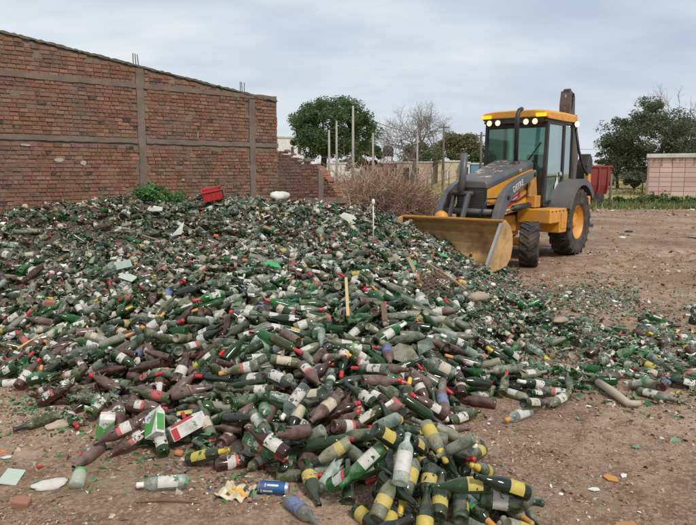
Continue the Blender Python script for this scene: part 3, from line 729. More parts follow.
sheet(124, 268, .17, .14, (R(-60), R(-10), R(20)), 'square pale pane half buried in the left slope', pg, dz=.04)
sheet(128, 281, .19, .12, (R(-65), R(10), R(-10)), 'wide cloudy pane on the left slope below the square one', pg, [(-.5, -.3), (.4, -.5), (.5, .3), (0, .5), (-.45, .3)], dz=.04)
sheet(443, 258, .16, .10, (R(-70), R(15), R(30)), 'small green plastic sheet near the rusty crate', paint('green_plastic', (.03, .40, .15), .35, .15), dz=.04)
sheet(408, 268, .20, .10, (R(-65), R(-15), R(-12)), 'bright green flat plastic piece left of the rusty crate', paint('green_plastic_two', (.04, .42, .14), .35, .15), dz=.04)
sheet(272, 268, .20, .10, (R(-65), R(15), R(8)), 'bright green crushed plastic piece in the middle of the slope', paint('green_plastic_three', (.03, .36, .10), .35, .15), [(-.5, -.2), (-.2, -.5), (.5, -.3), (.3, .5), (-.3, .3)], dz=.04)
# crate on top
t = hero_root('red_crate', 213, 196, R(14), 'red plastic crate tipped over on top of the heap against the wall', 'crate', .12); t.rotation_euler = (R(12), R(-12), R(16)); t.scale = (.86,)*3
redp = paint('red_plastic', (.50, .022, .03), .45, .5, scale=8.)
b = MB(); b.box(-.2, .2, -.14, -.128, -.10, .10); b.box(-.2, .2, .128, .14, -.10, .10); b.box(-.2, -.188, -.128, .128, -.10, .10); b.box(-.2, .2, -.128, .128, -.112, -.10)
b.build('crate_wall', redp, t, bevel=.004)
b = MB(); [b.box(-.205, .205, s_*.150-.012, s_*.150+.012, .082, .105) for s_ in (-1, 1)]; b.box(-.215, -.19, -.162, .162, .082, .105); b.build('crate_rim', redp, t, bevel=.004)
MB().box(.172, .21, -.14, .14, -.11, .09).build('end_panel', dark, t, bevel=.005)
b = MB(); [b.box(-.15+.1*k, -.13+.1*k, -.146, -.1405, -.09, .08) for k in range(4)]; b.build('crate_rib', redp, t); LAND.append(('red crate', 213, 190))
# white sack
def lump(name, px, py, sz, label, cat, mat, seed=1, dz=.05, G=None):
    g = crest(px, CREST[name]) if name in CREST else hit(px, py, G); b = MB(); ns, nr = 18, 10; rr = np.random.default_rng(seed); ph = rr.uniform(0, 6, 8)
    vs = []; fs = []
    for j in range(nr+1):
        th_ = PI*j/nr
        for k in range(ns):
            a = 2*PI*k/ns; q_ = 1+.16*math.sin(2*a+ph[0])*math.sin(th_*2+ph[1])+.10*math.sin(5*a+ph[2]+th_*3)+.06*math.sin(9*a-ph[3]+th_*7)
            vs.append((sz[0]*q_*math.sin(th_)*math.cos(a), sz[1]*q_*math.sin(th_)*math.sin(a), sz[2]*q_*math.cos(th_)))
    for j in range(nr):
        for k in range(ns): fs.append((j*ns+k, (j+1)*ns+k, (j+1)*ns+(k+1) % ns, j*ns+(k+1) % ns))
    b._add(vs, fs); o = b.build(name, mat, None, True); o.location = (g[0], g[1], g[2]+dz); o.rotation_euler.z = ph[4]*.2; tag(o, label, cat); return o
sackm = paint('sack_white', (.66, .63, .58), .8, .35, bump=.5)
lump('white_sack', 280, 202, (.20, .13, .085), 'crumpled white sack on the crest under the broken wall', 'sack', sackm, 4, .09); LAND.append(('white sack', 280, 199))
lump('crumpled_rag', 62, 426, (.10, .06, .022), 'crumpled pinkish beige rag at the left foot of the heap', 'rag', paint('rag_beige', (.46, .36, .27), .9, .4, bump=.5), 9, .015)
lump('crumpled_paper', 50, 486, (.085, .06, .02), 'crumpled white paper lying on the dirt at lower left', 'paper', paint('paper_white', (.62, .58, .54), .9, .35, bump=.5), 12, .01)
lump('plaster_lump', 478, 300, (.13, .08, .05), 'beige clump of wet paper on the right flank', 'paper', paint('paper_beige', (.38, .30, .22), .9, .4, bump=.6), 15, .03)
lump('plaster_lump', 560, 232+90, (.13, .06, .03), 'dull beige paper lump low on the right flank', 'paper', paint('paper_beige_two', (.36, .28, .20), .9, .4, bump=.6), 16, .02)
# sticks
woodm = paint('weathered_wood', (.34, .25, .15), .8, .3); tan = paint('tan_wood', (.60, .42, .17), .6, .15); brownw = paint('brown_wood', (.16, .09, .05), .8, .3)
def stick(pa, pb, za, zb, r, label, mat, name='wooden_stick', cat='stick', flat=False, knob=None):
    a = hit(*pa); bb = hit(*pb); m = MB(); A_ = Vector((a[0], a[1], a[2]+za)); B_ = Vector((bb[0], bb[1], bb[2]+zb))
    o0 = A_.copy()
    if flat: m.bar(Vector(), B_-A_, r*2.4, r)
    else:
        d = B_-A_; m.tube([Vector(), d*.35+Vector((0, .01, .006)), d*.7+Vector((.006, 0, .01)), d], [r, r*.95, r*.85, r*.7], 7)
    o = m.build(name, mat, None); o.location = o0; tag(o, label, cat); return o
stick((348, 318), (346, 288), .02, .10, .011, 'tan wooden slat standing up from the middle of the heap', tan, 'wooden_lath', 'lath', True); LAND.append(('tan slat', 347, 305))
stick((128, 234), (166, 246), .04, .04, .012, 'thin brown branch lying on the upper left slope', woodm); LAND.append(('thin branch', 146, 240))
stick((18, 352), (44, 338), .03, .04, .009, 'orange-brown twig on the left edge of the heap', tan)
stick((428, 268), (470, 296), .05, .03, .016, 'long weathered pole beside the rusty wire crate', woodm)
stick((408, 262), (420, 284), .05, .02, .018, 'short grey board standing by the rusty wire crate', woodm, 'weathered_plank', 'plank', True)
stick((136, 503), (200, 504), .006, .006, .006, 'straight dark twig on the dirt below the clear bottle', brownw)
stick((383, 306), (385, 328), .02, .06, .018, 'dark wooden peg among bottles right of the tan slat', brownw, 'wooden_peg', 'peg', True)
# white pole with a bottle top
t = hero_root('white_pole', 373, 240, 0, 'thin white pole with a round tip standing up near the loader bucket', 'pole', 0)
MB().tube([(0, 0, -.05), (.004, 0, .2), (0, .01, .47)], .008, 8).build('pole_shaft', FO['white'], t, True)
MB().lathe([(.0, .44), (.018, .45), (.022, .47), (.020, .50), (.010, .515), (.0, .516)], seg=12).build('pole_tip', FO['white'], t, True); LAND.append(('white pole', 373, 222))
# rusty wire crate
t = hero_root('wire_crate', 431, 290, R(20), 'rusty wire bottle crate half buried on the right shoulder of the heap', 'crate', .03); t.rotation_euler = (R(20), R(-14), R(24))
rust = paint('rusty_wire', (.17, .085, .05), .8, .4)
b = MB(); [b.tube([(-.18, -.13+.052*k, .07), (.18, -.13+.052*k, .07)], .0045, 5) for k in range(6)]; [b.tube([(-.18+.045*k, -.13, .07), (-.18+.045*k, .13, .07)], .0045, 5) for k in range(9)]; b.build('wire_grid', rust, t)
b = MB(); [b.tube([(-.18+.045*k, s_*.13, .07), (-.18+.045*k, s_*.13, -.1)], .0045, 5) for k in range(9) for s_ in (-1, 1)]; [b.tube([(-.18, s_*.13, z_), (.18, s_*.13, z_)], .005, 5) for z_ in (0, -.07) for s_ in (-1, 1)]; b.build('wire_side', rust, t); LAND.append(('rusty crate', 431, 288))
# big angular fragments of a demijohn
sheet(404, 360, .20, .17, (R(-50), R(25), R(-15)), 'large dark green angular glass fragment in the middle right', GL['olive'], [(-.5, -.2), (-.2, -.5), (.4, -.35), (.5, .2), (.1, .5), (-.35, .35)], dz=.05)
sheet(424, 352, .17, .14, (R(-70), R(-25), R(20)), 'smaller pale green glass fragment leaning against the large dark one', GL['pale'], [(-.5, -.4), (.3, -.5), (.5, .3), (-.1, .5)], dz=.05)
LAND.append(('angular fragment', 408, 358))
# hose and bricks
g0 = hit(598, 386); g1 = hit(612, 398); g2 = hit(640, 408)
o = MB().tube([Vector((g0[0], g0[1], g0[2]+.03)), Vector((g1[0], g1[1], g1[2]+.05)), Vector((g2[0]-.08, g2[1], g2[2]+.03)), Vector((g2[0], g2[1], .02))], [.03, .032, .028, .02], 9).build('bent_pipe', paint('pipe_beige', (.46, .38, .29), .7, .3), None, True); tag(o, 'bent beige pipe at the right end of the bottle heap', 'pipe'); LAND.append(('bent pipe', 612, 398))
def brickbit(px, py, rz, label, m, sx=.12, G=None):
    g = hit(px, py, G); b = MB(); b.box(-sx/2, sx/2, -sx*.36, sx*.36, -sx*.25, sx*.25, taper=.93); o = b.build('loose_brick', m, None, bevel=.008); o.location = (g[0], g[1], g[2]+.02); o.rotation_euler = (.2, .15, rz); tag(o, label, 'brick')
brk = paint('loose_brick_red', (.32, .14, .085), .9, .35, bump=.5)
brickbit(50, 305, .4, 'reddish brown brick lying high on the left slope', brk, .11); LAND.append(('reddish brick', 50, 305))
brickbit(179, 456, -.2, 'orange brick chip under the long red-edged carton', paint('loose_brick_orange', (.50, .19, .08), .9, .25), .05)
brickbit(22, 506, .1, 'half brick sunk into the dirt at lower left', brk, .085)
brickbit(245, 262, .9, 'orange brick chip in the middle of the left slope', paint('loose_brick_light', (.52, .22, .12), .9, .25), .06)
brickbit(216, 237, .2, 'bright orange plastic-like chip below the crest', paint('orange_chip', (.70, .17, .05), .5, .15), .07)
# scattered single things on the bare dirt
def flatbit(px, py, w_, rz, label, mat, name, cat):
    g = gnd(px, py); b = MB(); b.prism([(-w_*.5, -w_*.2), (w_*.1, -w_*.34), (w_*.5, -w_*.1), (w_*.4, w_*.3), (-w_*.2, w_*.26)], -.003, .003); o = b.build(name, mat, None); o.location = (g.x, g.y, gzp(g.x, g.y)+.008); o.rotation_euler = (R(84), 0, rz); tag(o, label, cat)
wp = paint('white_plastic', (.75, .74, .70), .45, .2)
flatbit(594, 486, .06, .3, 'small white plastic chip on the lower right dirt', wp, 'plastic_chip', 'plastic'); flatbit(511, 481, .03, .3, 'tiny white cap on the dirt right of the front bottles', wp, 'bottle_cap', 'cap')
flatbit(624, 474, .05, 1.2, 'thin white plastic splinter on the right dirt', wp, 'plastic_chip', 'plastic'); flatbit(612, 476, .09, 2.4, 'orange-brown leaf on the right dirt', paint('leaf_orange', (.50, .24, .06), .8, .1), 'fallen_leaf', 'leaf')
flatbit(626, 522, .12, .4, 'flat brown cardboard scrap at the lower right corner', paint('cardboard', (.40, .22, .10), .9, .2), 'cardboard_scrap', 'cardboard'); flatbit(690, 237, .5, .1, 'white board lying on the dirt at the right edge', wp, 'white_board', 'board')
flatbit(636, 447, .05, .1, 'pale green glass flake on the right dirt', paint('flake_green', (.10, .35, .18), .3, .1), 'glass_flake', 'glass piece'); flatbit(39, 464, .045, .5, 'round red bottle cap on the dirt at lower left', FO['red'], 'bottle_cap', 'cap')
flatbit(6, 455, .06, .5, 'white cap lying at the left picture edge', wp, 'bottle_cap', 'cap')
LAND += [('loader bucket', 470, 250), ('yellow group', 440, 485), ('red-necked bottle', 290, 354), ('large brown bottle', 318, 425), ('milky bottle', 320, 355), ('right end', 660, 385), ('right foot', 540, 405), ('shard patch', 575, 350), ('beige rag', 62, 426), ('cloudy pane', 128, 276), ('green bottle', 30, 272), ('orange twig', 30, 345), ('green plastic', 272, 268), ('pink-labelled bottle', 507, 364), ('paper clump', 478, 300), ('slender bottle', 328, 392), ('orange chip', 245, 262)]
# ------------------------------------------------------------------ which bottles show: own ray test on the placed set
def lowpoly(it, seg=8):
    P_ = SH[it['shape']]['P']; prof = P_[3:]
    if it['broken']:
        prof = [p for p in prof if (p[1] < .6*SH[it['shape']]['L']) == it.get('keepbase', True)]
    M = frame(it['org'], it['ax'], it['roll']); return prof, M
def find_visible():
    vs = []; fs = []; own = []
    for q, it in enumerate(ITEMS):
        prof, M = lowpoly(it); prof = [prof[0]]+prof[2:-1:2]+[prof[-1]]
        Mn = np.array(M); o = len(vs); n = 8
        for r_, h in prof:
            for k in range(n):
                vs.append((Mn @ np.array([r_*math.cos(2*PI*k/n), r_*math.sin(2*PI*k/n), h, 1]))[:3].tolist())
        for a in range(len(prof)-1):
            for k in range(n): k2 = (k+1) % n; fs.append((o+a*n+k, o+a*n+k2, o+(a+1)*n+k2, o+(a+1)*n+k)); own.append(q)
        fs.append(tuple(o+k for k in range(n))); own.append(q)
    t = BVHTree.FromPolygons(vs, fs); cnt = np.zeros(len(ITEMS), int); sxy = np.zeros((len(ITEMS), 2))
    org = Vector((0, 0, CAMH))
    for py in np.arange(186, 525, 1.5):
        for px in np.arange(0, 696, 1.5):
            d = ray(px, py); h = t.ray_cast(org, Vector(d).normalized(), 25)
            if h[2] is not None: q = own[h[2]]; cnt[q] += 1; sxy[q] += (px, py)
    return cnt, sxy/np.maximum(cnt, 1)[:, None]
CNT, CXY = find_visible()
def look(it):
    col = {'dark green': 'dark green', 'olive': 'olive', 'brown': 'brown', 'pale': 'pale frosted', 'clear': 'clear', 'bright green': 'bright green', 'clean green': 'shiny green', 'blackish': 'black'}[it['col']]
    s = col
    if it['broken']: s = 'broken '+col
    if it['shape'] == 'small': s = 'small '+s
    s += {'wine_bottle': ' wine bottle', 'beer_bottle': ' beer bottle', 'sparkling_bottle': ' sparkling bottle', 'clear_bottle': ' bottle'}[it['kind']]
    a = []
    if it['lab'] and not (it['broken'] and not it.get('keepbase', True)): a.append({'white and red': 'red-white label', 'white and green': 'green-white label'}.get(it['lab'], it['lab']+' label'))
    if it['foil']: a.append({'orange': 'cork', }.get(it['foil'], it['foil']+' foil'))
    if a: s += ' with '+', '.join(a)
    return s
def facing(it):
    p0 = proj(it['org']); p1 = proj(it['org']+it['ax']*SH[it['shape']]['L']); dx, dy = p1[0]-p0[0], p0[1]-p1[1]
    if abs(dx) > 2.2*abs(dy): return 'pointing right' if dx > 0 else 'pointing left'
    if abs(dy) > 2.2*abs(dx): return 'pointing up' if dy > 0 else 'pointing down'
    return 'pointing '+('up-' if dy > 0 else 'down-')+('right' if dx > 0 else 'left')
def where(c, skip=0):
    L = sorted(LAND, key=lambda l: math.hypot(l[1]-c[0], (l[2]-c[1])*1.3)); l = L[skip]; dx, dy = c[0]-l[1], c[1]-l[2]; d = math.hypot(dx, dy)
    if abs(dx) > 2*abs(dy): w_ = 'right of' if dx > 0 else 'left of'
    elif abs(dy) > 2*abs(dx): w_ = 'below' if dy > 0 else 'above'
    else: w_ = ('lower' if dy > 0 else 'upper')+' '+('right' if dx > 0 else 'left')+' of'
    return ('just ' if d < 26 else '')+w_+' the '+l[0]
LIM = {'wine_bottle': 300, 'beer_bottle': 300, 'sparkling_bottle': 300, 'clear_bottle': 300, 'broken_bottle': 300}
pool = {k: [] for k in LIM}
for q, it in enumerate(ITEMS):
    it['keepbase'] = it.get('keepbase', hash((q*7919) % 101) % 3 != 0)
    k = 'broken_bottle' if it['broken'] else it['kind']
    it['stem'] = k
    if it.get('text'): CNT[q] += 2000
    if CNT[q] >= 4: pool[k].append(q)
IND = set()
for k, v in pool.items():
    v.sort(key=lambda q: -CNT[q]); v = v[:LIM[k]]; IND |= set(v); print(k, len(v), CNT[v[-1]] if v else 0)
# labels, made single
lab = {}
for q in sorted(IND):
    it = ITEMS[q]; lab[q] = it.get('text') or (look(it)+' '+facing(it)+', '+where(CXY[q]))
def dups():
    d = {}
    for q, l in lab.items(): d.setdefault(l, []).append(q)
    return [v for v in d.values() if len(v) > 1]
for v in dups():
    for q in v[1:]: lab[q] = look(ITEMS[q])+' '+facing(ITEMS[q])+', '+where(CXY[q], 1)
for v in dups():
    for q in v[1:]: lab[q] = look(ITEMS[q])+' '+facing(ITEMS[q])+', '+where(CXY[q], 2)
WC = lambda s_: len(s_.split())
for v in dups():
    xs = sorted(v, key=lambda q: CXY[q][1])
    if len(xs) == 2: nm = ['upper', 'lower']
    elif len(xs) == 3: nm = ['upper', 'middle', 'lower']
    else: nm = ['topmost', 'second highest', 'third highest', 'fourth highest', 'fifth highest', 'sixth highest'][:len(xs)]
    for q, a in zip(xs, nm): lab[q] = a+' '+lab[q]
for q in lab:
    if WC(lab[q]) > 16: lab[q] = lab[q].replace('just ', '')
    if WC(lab[q]) > 16: lab[q] = lab[q].replace(' wine bottle', ' bottle').replace(' beer bottle', ' bottle').replace(' sparkling bottle', ' bottle')
    if WC(lab[q]) > 16: lab[q] = lab[q].replace('frosted ', '').replace('lower right of', 'right below').replace('lower left of', 'left below').replace('upper right of', 'right above').replace('upper left of', 'left above')
print('dups left', len(dups()), 'long', sum(WC(l) > 16 for l in lab.values()))
GRP = {'wine_bottle': 'wine bottles in the heap', 'beer_bottle': 'beer bottles in the heap', 'sparkling_bottle': 'sparkling wine bottles in the heap', 'clear_bottle': 'clear bottles in the heap', 'broken_bottle': 'broken bottles in the heap'}
CATN = {k: k.replace('_', ' ') for k in GRP}
def broken_mesh(shape, col, keep):
    k = ('b', shape, col, keep)
    if k not in _mc:
        L = SH[shape]['L']; P_ = SH[shape]['P']; cut = L*.55; rc = float(np.interp(cut, *SH[shape]['rf'])); rr = random.Random(len(_mc))
        prof = [p for p in P_ if p[1] < cut-.02] if keep else [p for p in P_ if p[1] > cut+.01]
        edge = [(rc, cut)]; prof = prof+edge if keep else edge+prof
        b = MB(); seg = 16; b.lathe(prof, seg=seg); n0 = (len(prof)-1)*seg if keep else 0
        for s_ in range(seg):
            v = b.v[n0+s_]; b.v[n0+s_] = (v[0], v[1], v[2]+rr.uniform(-.04, .035))
        me = bpy.data.meshes.new('bottle_glass'); me.from_pydata(b.v, [], b.f); me.materials.append(GL[col]); me.polygons.foreach_set('use_smooth', [True]*len(b.f)); me.update(); _mc[k] = me
    return _mc[k]
gk = list(GL); lk = list(LB); fk = list(FO); SV = []; SF = []; SM = []; so_ = 0
for q, it in enumerate(ITEMS):
    M = frame(it['org'], it['ax'], it['roll'])
    if q in IND:
        stem = it['stem']
        o = bpy.data.objects.new(stem, broken_mesh(it['shape'], it['col'], it['keepbase']) if it['broken'] else bottle_mesh(it['shape'], it['col']))
        o.matrix_world = M; COL.objects.link(o); tag(o, lab[q], CATN[stem], GRP[stem])
        if it['lab'] and (not it['broken']):
            c = bpy.data.objects.new('paper_label', label_mesh(it['shape'], it['lab'], 0 if it.get('text') else q % 3)); COL.objects.link(c); c.parent = o
        if it['foil']:
            c = bpy.data.objects.new('neck_foil', foil_mesh(it['shape'], it['foil'])); COL.objects.link(c); c.parent = o
        continue
    Mn = np.array(M); P_ = SH[it['shape']]['P']; L = SH[it['shape']]['L']
    parts = [([p for p in P_ if not it['broken'] or (p[1] < .55*L) == it['keepbase']], gk.index(it['col']), 1.)]
    if it['lab'] and not it['broken']: h0, h1 = SH[it['shape']]['lab']; parts.append(([(float(np.interp(h, *SH[it['shape']]['rf']))+.0012, h) for h in (h0, h1)], 20+lk.index(it['lab']), .55))
    if it['foil']: h0, h1 = SH[it['shape']]['foil']; parts.append(([(float(np.interp(h, *SH[it['shape']]['rf']))+.0012, h) for h in np.linspace(h0, h1, 4)], 30+fk.index(it['foil']), 1.))
    for prof, mi, frac in parts:
        pr = np.array(prof); n_ = 10; th_ = np.arange(n_+1)*2*PI*frac/n_-PI*frac if frac < 1 else np.arange(n_)*2*PI/n_; m_ = len(th_)
        v = np.stack([pr[:, :1]*np.cos(th_), pr[:, :1]*np.sin(th_), np.repeat(pr[:, 1:], m_, 1)], -1).reshape(-1, 3)
        v = v @ Mn[:3, :3].T+Mn[:3, 3]; a = np.arange(len(pr)-1)[:, None]*m_+np.arange(n_)[None]; a2 = np.arange(len(pr)-1)[:, None]*m_+(np.arange(n_)+1)[None] % m_
        f = np.stack([a, a2, a2+m_, a+m_], -1).reshape(-1, 4)
        SV.append(v); SF.append(f+so_); SM += [mi]*len(f); so_ += len(v)
allm = [GL[k] for k in gk]; idx = {i_: i_ for i_ in range(len(gk))}
for i_, k in enumerate(lk): idx[20+i_] = len(allm); allm.append(LB[k])
for i_, k in enumerate(fk): idx[30+i_] = len(allm); allm.append(FO[k])
tag(np_obj('bottle_heap', np.concatenate(SV), np.concatenate(SF), allm, smooth=True, fm=[idx[m_] for m_ in SM]), 'mass of small distant and half buried bottles making up the heap', 'bottle heap', kind='stuff')
# ---------------------------------------------------------------- glass shards on top and on the dirt
def reg_far(x, y): return np.clip(bil(CZ, x, y)*5, 0, 1)*np.clip((y-5.0)/3.0, .04, 1)
def reg_fan(x, y):
    px, py = proj((x, y, .05)); b = bil(CZ, x, y); w_ = np.exp(-((py-(352+(px-600)*.10))/34.)**2)+.5*np.exp(-((py-296)/16.)**2)*(px < 640); return ((px > 470) & (py > 268) & (py < 425) & (b < .3) & (px < 800))*np.clip(w_*(.75+.6*vnoise(x, y, 2.2, 77))+b*3, .02, 1)*np.clip((y/6.)**1.5, .3, 1)
def reg_edge(x, y):
    b = bil(CZ, x, y); px, py = proj((x, y, 0)); lowl = (px < 250) & (py < 500); return np.where(b < .12, np.clip(.008+b*4+.75*lowl*(b > -1)*np.clip((470-py)/60+.25, 0, 1), 0, 1), 0)*(y > 2.6)
shards_on_surface(SHV, 34000, reg_far, (.018, .075), [.19, .045, .17, .13, .38, .06, .03, .06], .015)
shards_on_surface(SHV, 13000, reg_fan, (.014, .058), [.20, .24, .16, .08, .26, .04, .03, .05], .012, (.8, 5.2, 4.2, 10.5))
shards_on_surface(SHV, 9000, reg_edge, (.009, .045), [.16, .26, .16, .10, .22, .04, .03, .06], .006)
def reg_left(x, y):
    px, py = proj((x, y, 0)); return np.clip(np.exp(-((py-(425+(px-100)*.15))/38.)**2)*(.55+.9*vnoise(x, y, 4., 55)), .03, 1)*np.where(bil(CZ, x, y) < .025, 1., .05)
shards_on_surface(SHV, 3400, reg_left, (.008, .040), [.12, .38, .16, .08, .20, .03, .02, .02], .008, (-3.2, .1, 3.1, 5.6))
shards_on_surface(SHV, 5500, lambda x, y: reg_heap(x, y)*np.clip((y-4.6)/2.5, .12, 1), (.010, .034), [.22, .16, .16, .14, .22, .05, .04, .05], .008)
sm = [glass_mat('shard_green', (.035, .07, .025), .35, .1, .6), glass_mat('shard_bright', (.025, .21, .06), .35, -.1, .4), glass_mat('shard_olive', (.09, .10, .04), .35, .2, .7),
      glass_mat('shard_brown', (.07, .035, .02), .2, .2, .7), island_mat('shard_dusty', [((.36, .33, .25), 4), ((.52, .50, .43), 3), ((.27, .235, .165), 4), ((.24, .17, .115), 4)], .6),
      island_mat('paper_bits', [((.72, .70, .66), 5), ((.60, .52, .40), 2)], .7), island_mat('plastic_bits', [((.40, .04, .04), 4), ((.05, .12, .32), 1.5), ((.70, .50, .05), 2), ((.60, .20, .06), 3)], .45), island_mat('twig_bits', [((.22, .14, .08), 3), ((.34, .22, .13), 2)], .9)]
tag(np_obj('glass_shards', np.concatenate(SHV['v']), np.concatenate(SHV['f']), sm, fm=np.concatenate(SHV['m'])), 'broken green and brown glass strewn through the heap and around its foot', 'broken glass', kind='stuff')
# ---------------------------------------------------------------- gravel and crumbs on the bare dirt
GR = {'v': [], 'f': [], 'm': [], 'n': 0}
def scat(n_, x0, x1, y0, y1, size, clump=True, dens=None):
    m_ = n_*6; xs = RNG.uniform(x0, x1, m_); ys = y0*(y1/y0)**RNG.uniform(0, 1, m_) ; w_ = np.clip(.45+vnoise(xs, ys, 3.1, 21), .03, 1) if clump else np.ones(m_)
    if dens is not None: w_ = w_*dens(xs, ys)
    k = RNG.uniform(0, 1, m_) < w_; xs, ys = xs[k][:n_], ys[k][:n_]; k = bil(CZ, xs, ys) < .05; xs, ys = xs[k], ys[k]
    sz = size[0]*(size[1]/size[0])**(RNG.uniform(0, 1, len(xs))**2.2); zs = gz(xs, ys)+.012*0+sz*.12; shard_batch(GR, xs, ys, zs, sz, RNG.choice(4, len(xs), p=[.60, .18, .14, .08]))
scat(32000, -3.4, 3.4, 2.3, 5.4, (.004, .026)); scat(13000, 1.2, 9, 4.5, 14, (.008, .045)); scat(9000, 2, 24, 9, 30, (.014, .08)); scat(1600, 1, 20, 24, 33, (.04, .16), True)
gm = [island_mat('dirt_clods', [((.24, .14, .09), 4), ((.34, .22, .14), 4), ((.42, .31, .21), 2)], .95), island_mat('brick_crumbs', [((.38, .16, .09), 4), ((.50, .26, .16), 2), ((.30, .12, .07), 2)], .95), island_mat('pale_stones', [((.52, .46, .38), 3), ((.42, .37, .30), 3), ((.62, .58, .50), 1)], .9),
      island_mat('litter_bits', [((.70, .69, .66), 3), ((.10, .30, .12), 2), ((.20, .25, .15), 3), ((.06, .05, .05), 1), ((.45, .05, .05), .6)], .6)]
tag(np_obj('gravel', np.concatenate(GR['v']), np.concatenate(GR['f']), gm, fm=np.concatenate(GR['m'])), 'fine stones, brick crumbs and litter over the bare dirt', 'gravel', kind='stuff')
# ------------------------------------------------------------------ brick walls
def brick_mat(name, dark_=1.):
    k = dark_
    cols = [((.27*k, .105*k, .064*k), 5), ((.32*k, .128*k, .078*k), 5), ((.22*k, .088*k, .056*k), 5), ((.37*k, .18*k, .115*k), 1.8), ((.16*k, .080*k, .055*k), 2.), ((.07*k, .048*k, .040*k), 1.), ((.26*k, .155*k, .11*k), 2.)]
    m, nt, out = newmat(name); n = N(nt)
    g = n('NewGeometry'); r = g.outputs['Random Per Island']
    rp = n('ValToRGB'); rp.color_ramp.interpolation = 'CONSTANT'; el = rp.color_ramp.elements; tot = sum(w for _, w in cols); acc = 0
    while len(el) < len(cols): el.new(.5)
    for e, (c, w_) in zip(el, cols): e.position = acc/tot; e.color = c4(c); acc += w_
    n.link(r, rp.inputs[0]); P_ = g.outputs['Position']
    f = noise(n, 16., 5., .7, vec=P_); f2 = noise(n, 1.1, 5., .65, vec=P_)
    c = mixc(n, mth(n, 'MULTIPLY', ramp(n, f, [(.44, 0.), (.64, 1.)]), .8), rp.outputs[0], (.24*k, .175*k, .13*k))
    c = mixc(n, mth(n, 'MULTIPLY', ramp(n, f2, [(.48, 0.), (.70, 1.)]), .55), c, (.20*k, .165*k, .13*k))
    c = mixc(n, mth(n, 'MULTIPLY', ramp(n, noise(n, 2.7, 6., .7, vec=P_), [(.56, 0.), (.68, 1.)]), .5), c, (.085, .08, .055))
    b = n('BsdfPrincipled', Base__Color=c, Roughness=.95); b.inputs['Specular IOR Level'].default_value = .15
    bp = n('Bump', Strength=.6, Distance=.01, Height=f); n.link(bp.outputs[0], b.inputs['Normal']); n.link(b.outputs[0], out.inputs[0]); return m
mortar = paint('mortar', (.21, .165, .125), .95, .6, (.10, .075, .055), 2.5, bump=.6, spec=.1)
concrete = paint('old_concrete', (.20, .155, .12), .9, .8, (.13, .095, .07), 2.8, bump=.5, spec=.2)
moss = paint('mossy_concrete', (.14, .12, .09), .95, .8, (.06, .065, .035), 3., bump=.6, spec=.1)
BM = brick_mat('old_brick', .90); BMD = brick_mat('old_brick_dark', .66)  # BMD: the same brick in darker colours, for the broken wall
def wall_frame(a, b):      # local x along the wall, -y = visible face
    d = Vector((b[0]-a[0], b[1]-a[1], 0)); L = d.length; return L, math.atan2(d.y, d.x)
def bricks(root, L, z0, top, skip, mat, cz=.069, seed=1, bl=.140, face=0., edge=None):
    rr = random.Random(seed); b = MB(); row = 0; z = z0
    while z < 5:
        x = -rr.uniform(0, .24) if row % 2 else -.02-rr.uniform(0, .03); any_ = False
        while x < L:
            w_ = bl*rr.uniform(.88, 1.06) if rr.random() < .72 else bl*rr.uniform(.4, .6); x0, x1 = max(x, 0), min(x+w_, L if edge is None else edge(z)+rr.uniform(-.03, .03)); x += w_+.013
            if x1-x0 < .05: continue
            xm = (x0+x1)/2
            if z+cz > min(top(x0), top(x1)): continue
            any_ = True
            if any(q[0] < xm < q[1] and q[2] < z+cz*.5 < q[3] for q in skip): continue
            if rr.random() < .008: continue
            dy = rr.uniform(-.009, .010); h = cz-.015+rr.uniform(-.005, .003); zz = z+rr.uniform(-.003, .003)
            b.box(x0, x1, face-.012+dy, face+.05, zz, zz+h)
        z += cz; row += 1
        if not any_: break
    return b.build('brick_face', mat, root)
A0 = at(0, 200, 10.6); E0 = at(278, 200, 14.4); A0.z = E0.z = 0
dW = (E0-A0).normalized(); S0 = A0-dW*5.6; LW, aW = wall_frame(S0, E0)
def wx(px):                # wall-local x where the wall plane crosses picture column px
    u = (px-348)/FPX*1.0; # solve S0+dW*t : x/y=u (horizon level)
    return (u*S0.y-S0.x)/(dW.x-u*dW.y)
def wz(px, py):
    t = wx(px); p = S0+dW*t; d = ray(px, py); return CAMH+d[2]*p.y/d[1]
zt0, zt1 = wz(4, 28), wz(276, 100); xt0, xt1 = wx(4), wx(276)
topW = lambda x: zt0+(zt1-zt0)*(x-xt0)/(xt1-xt0)
zu = (wz(0, 68)+wz(240, 98))/2; zm = (wz(0, 134)+wz(240, 146))/2
print('wall', LW, zt0, zt1, zu, zm)
root = empty('brick_wall', S0, aW); tag(root, 'long old brick wall with concrete columns and bands behind the heap', 'wall')
colx = [wx(145), wx(253.5), wx(145)-2.95*1.05-.4]
skip = [(-9, 99, zu-.05, zu+.05), (-9, 99, zm-.05, zm+.05)]+[(c-.08, c+.08, -1, zu-.05) for c in colx]+[(colx[0]-.10, colx[0]+.10, -1, 5)]
m = MB(); 
NS = 24
for k in range(NS):
    x0, x1 = LW*k/NS, LW*(k+1)/NS; m.prism([(x0, -.1), (x1, -.1), (x1, topW(x1)-.04), (x0, topW(x0)-.04)], .004, .2)
m.build('mortar_core', mortar, root)
bricks(root, LW, .35, lambda x: topW(x)-.03, skip, BM)
rr = random.Random(5)
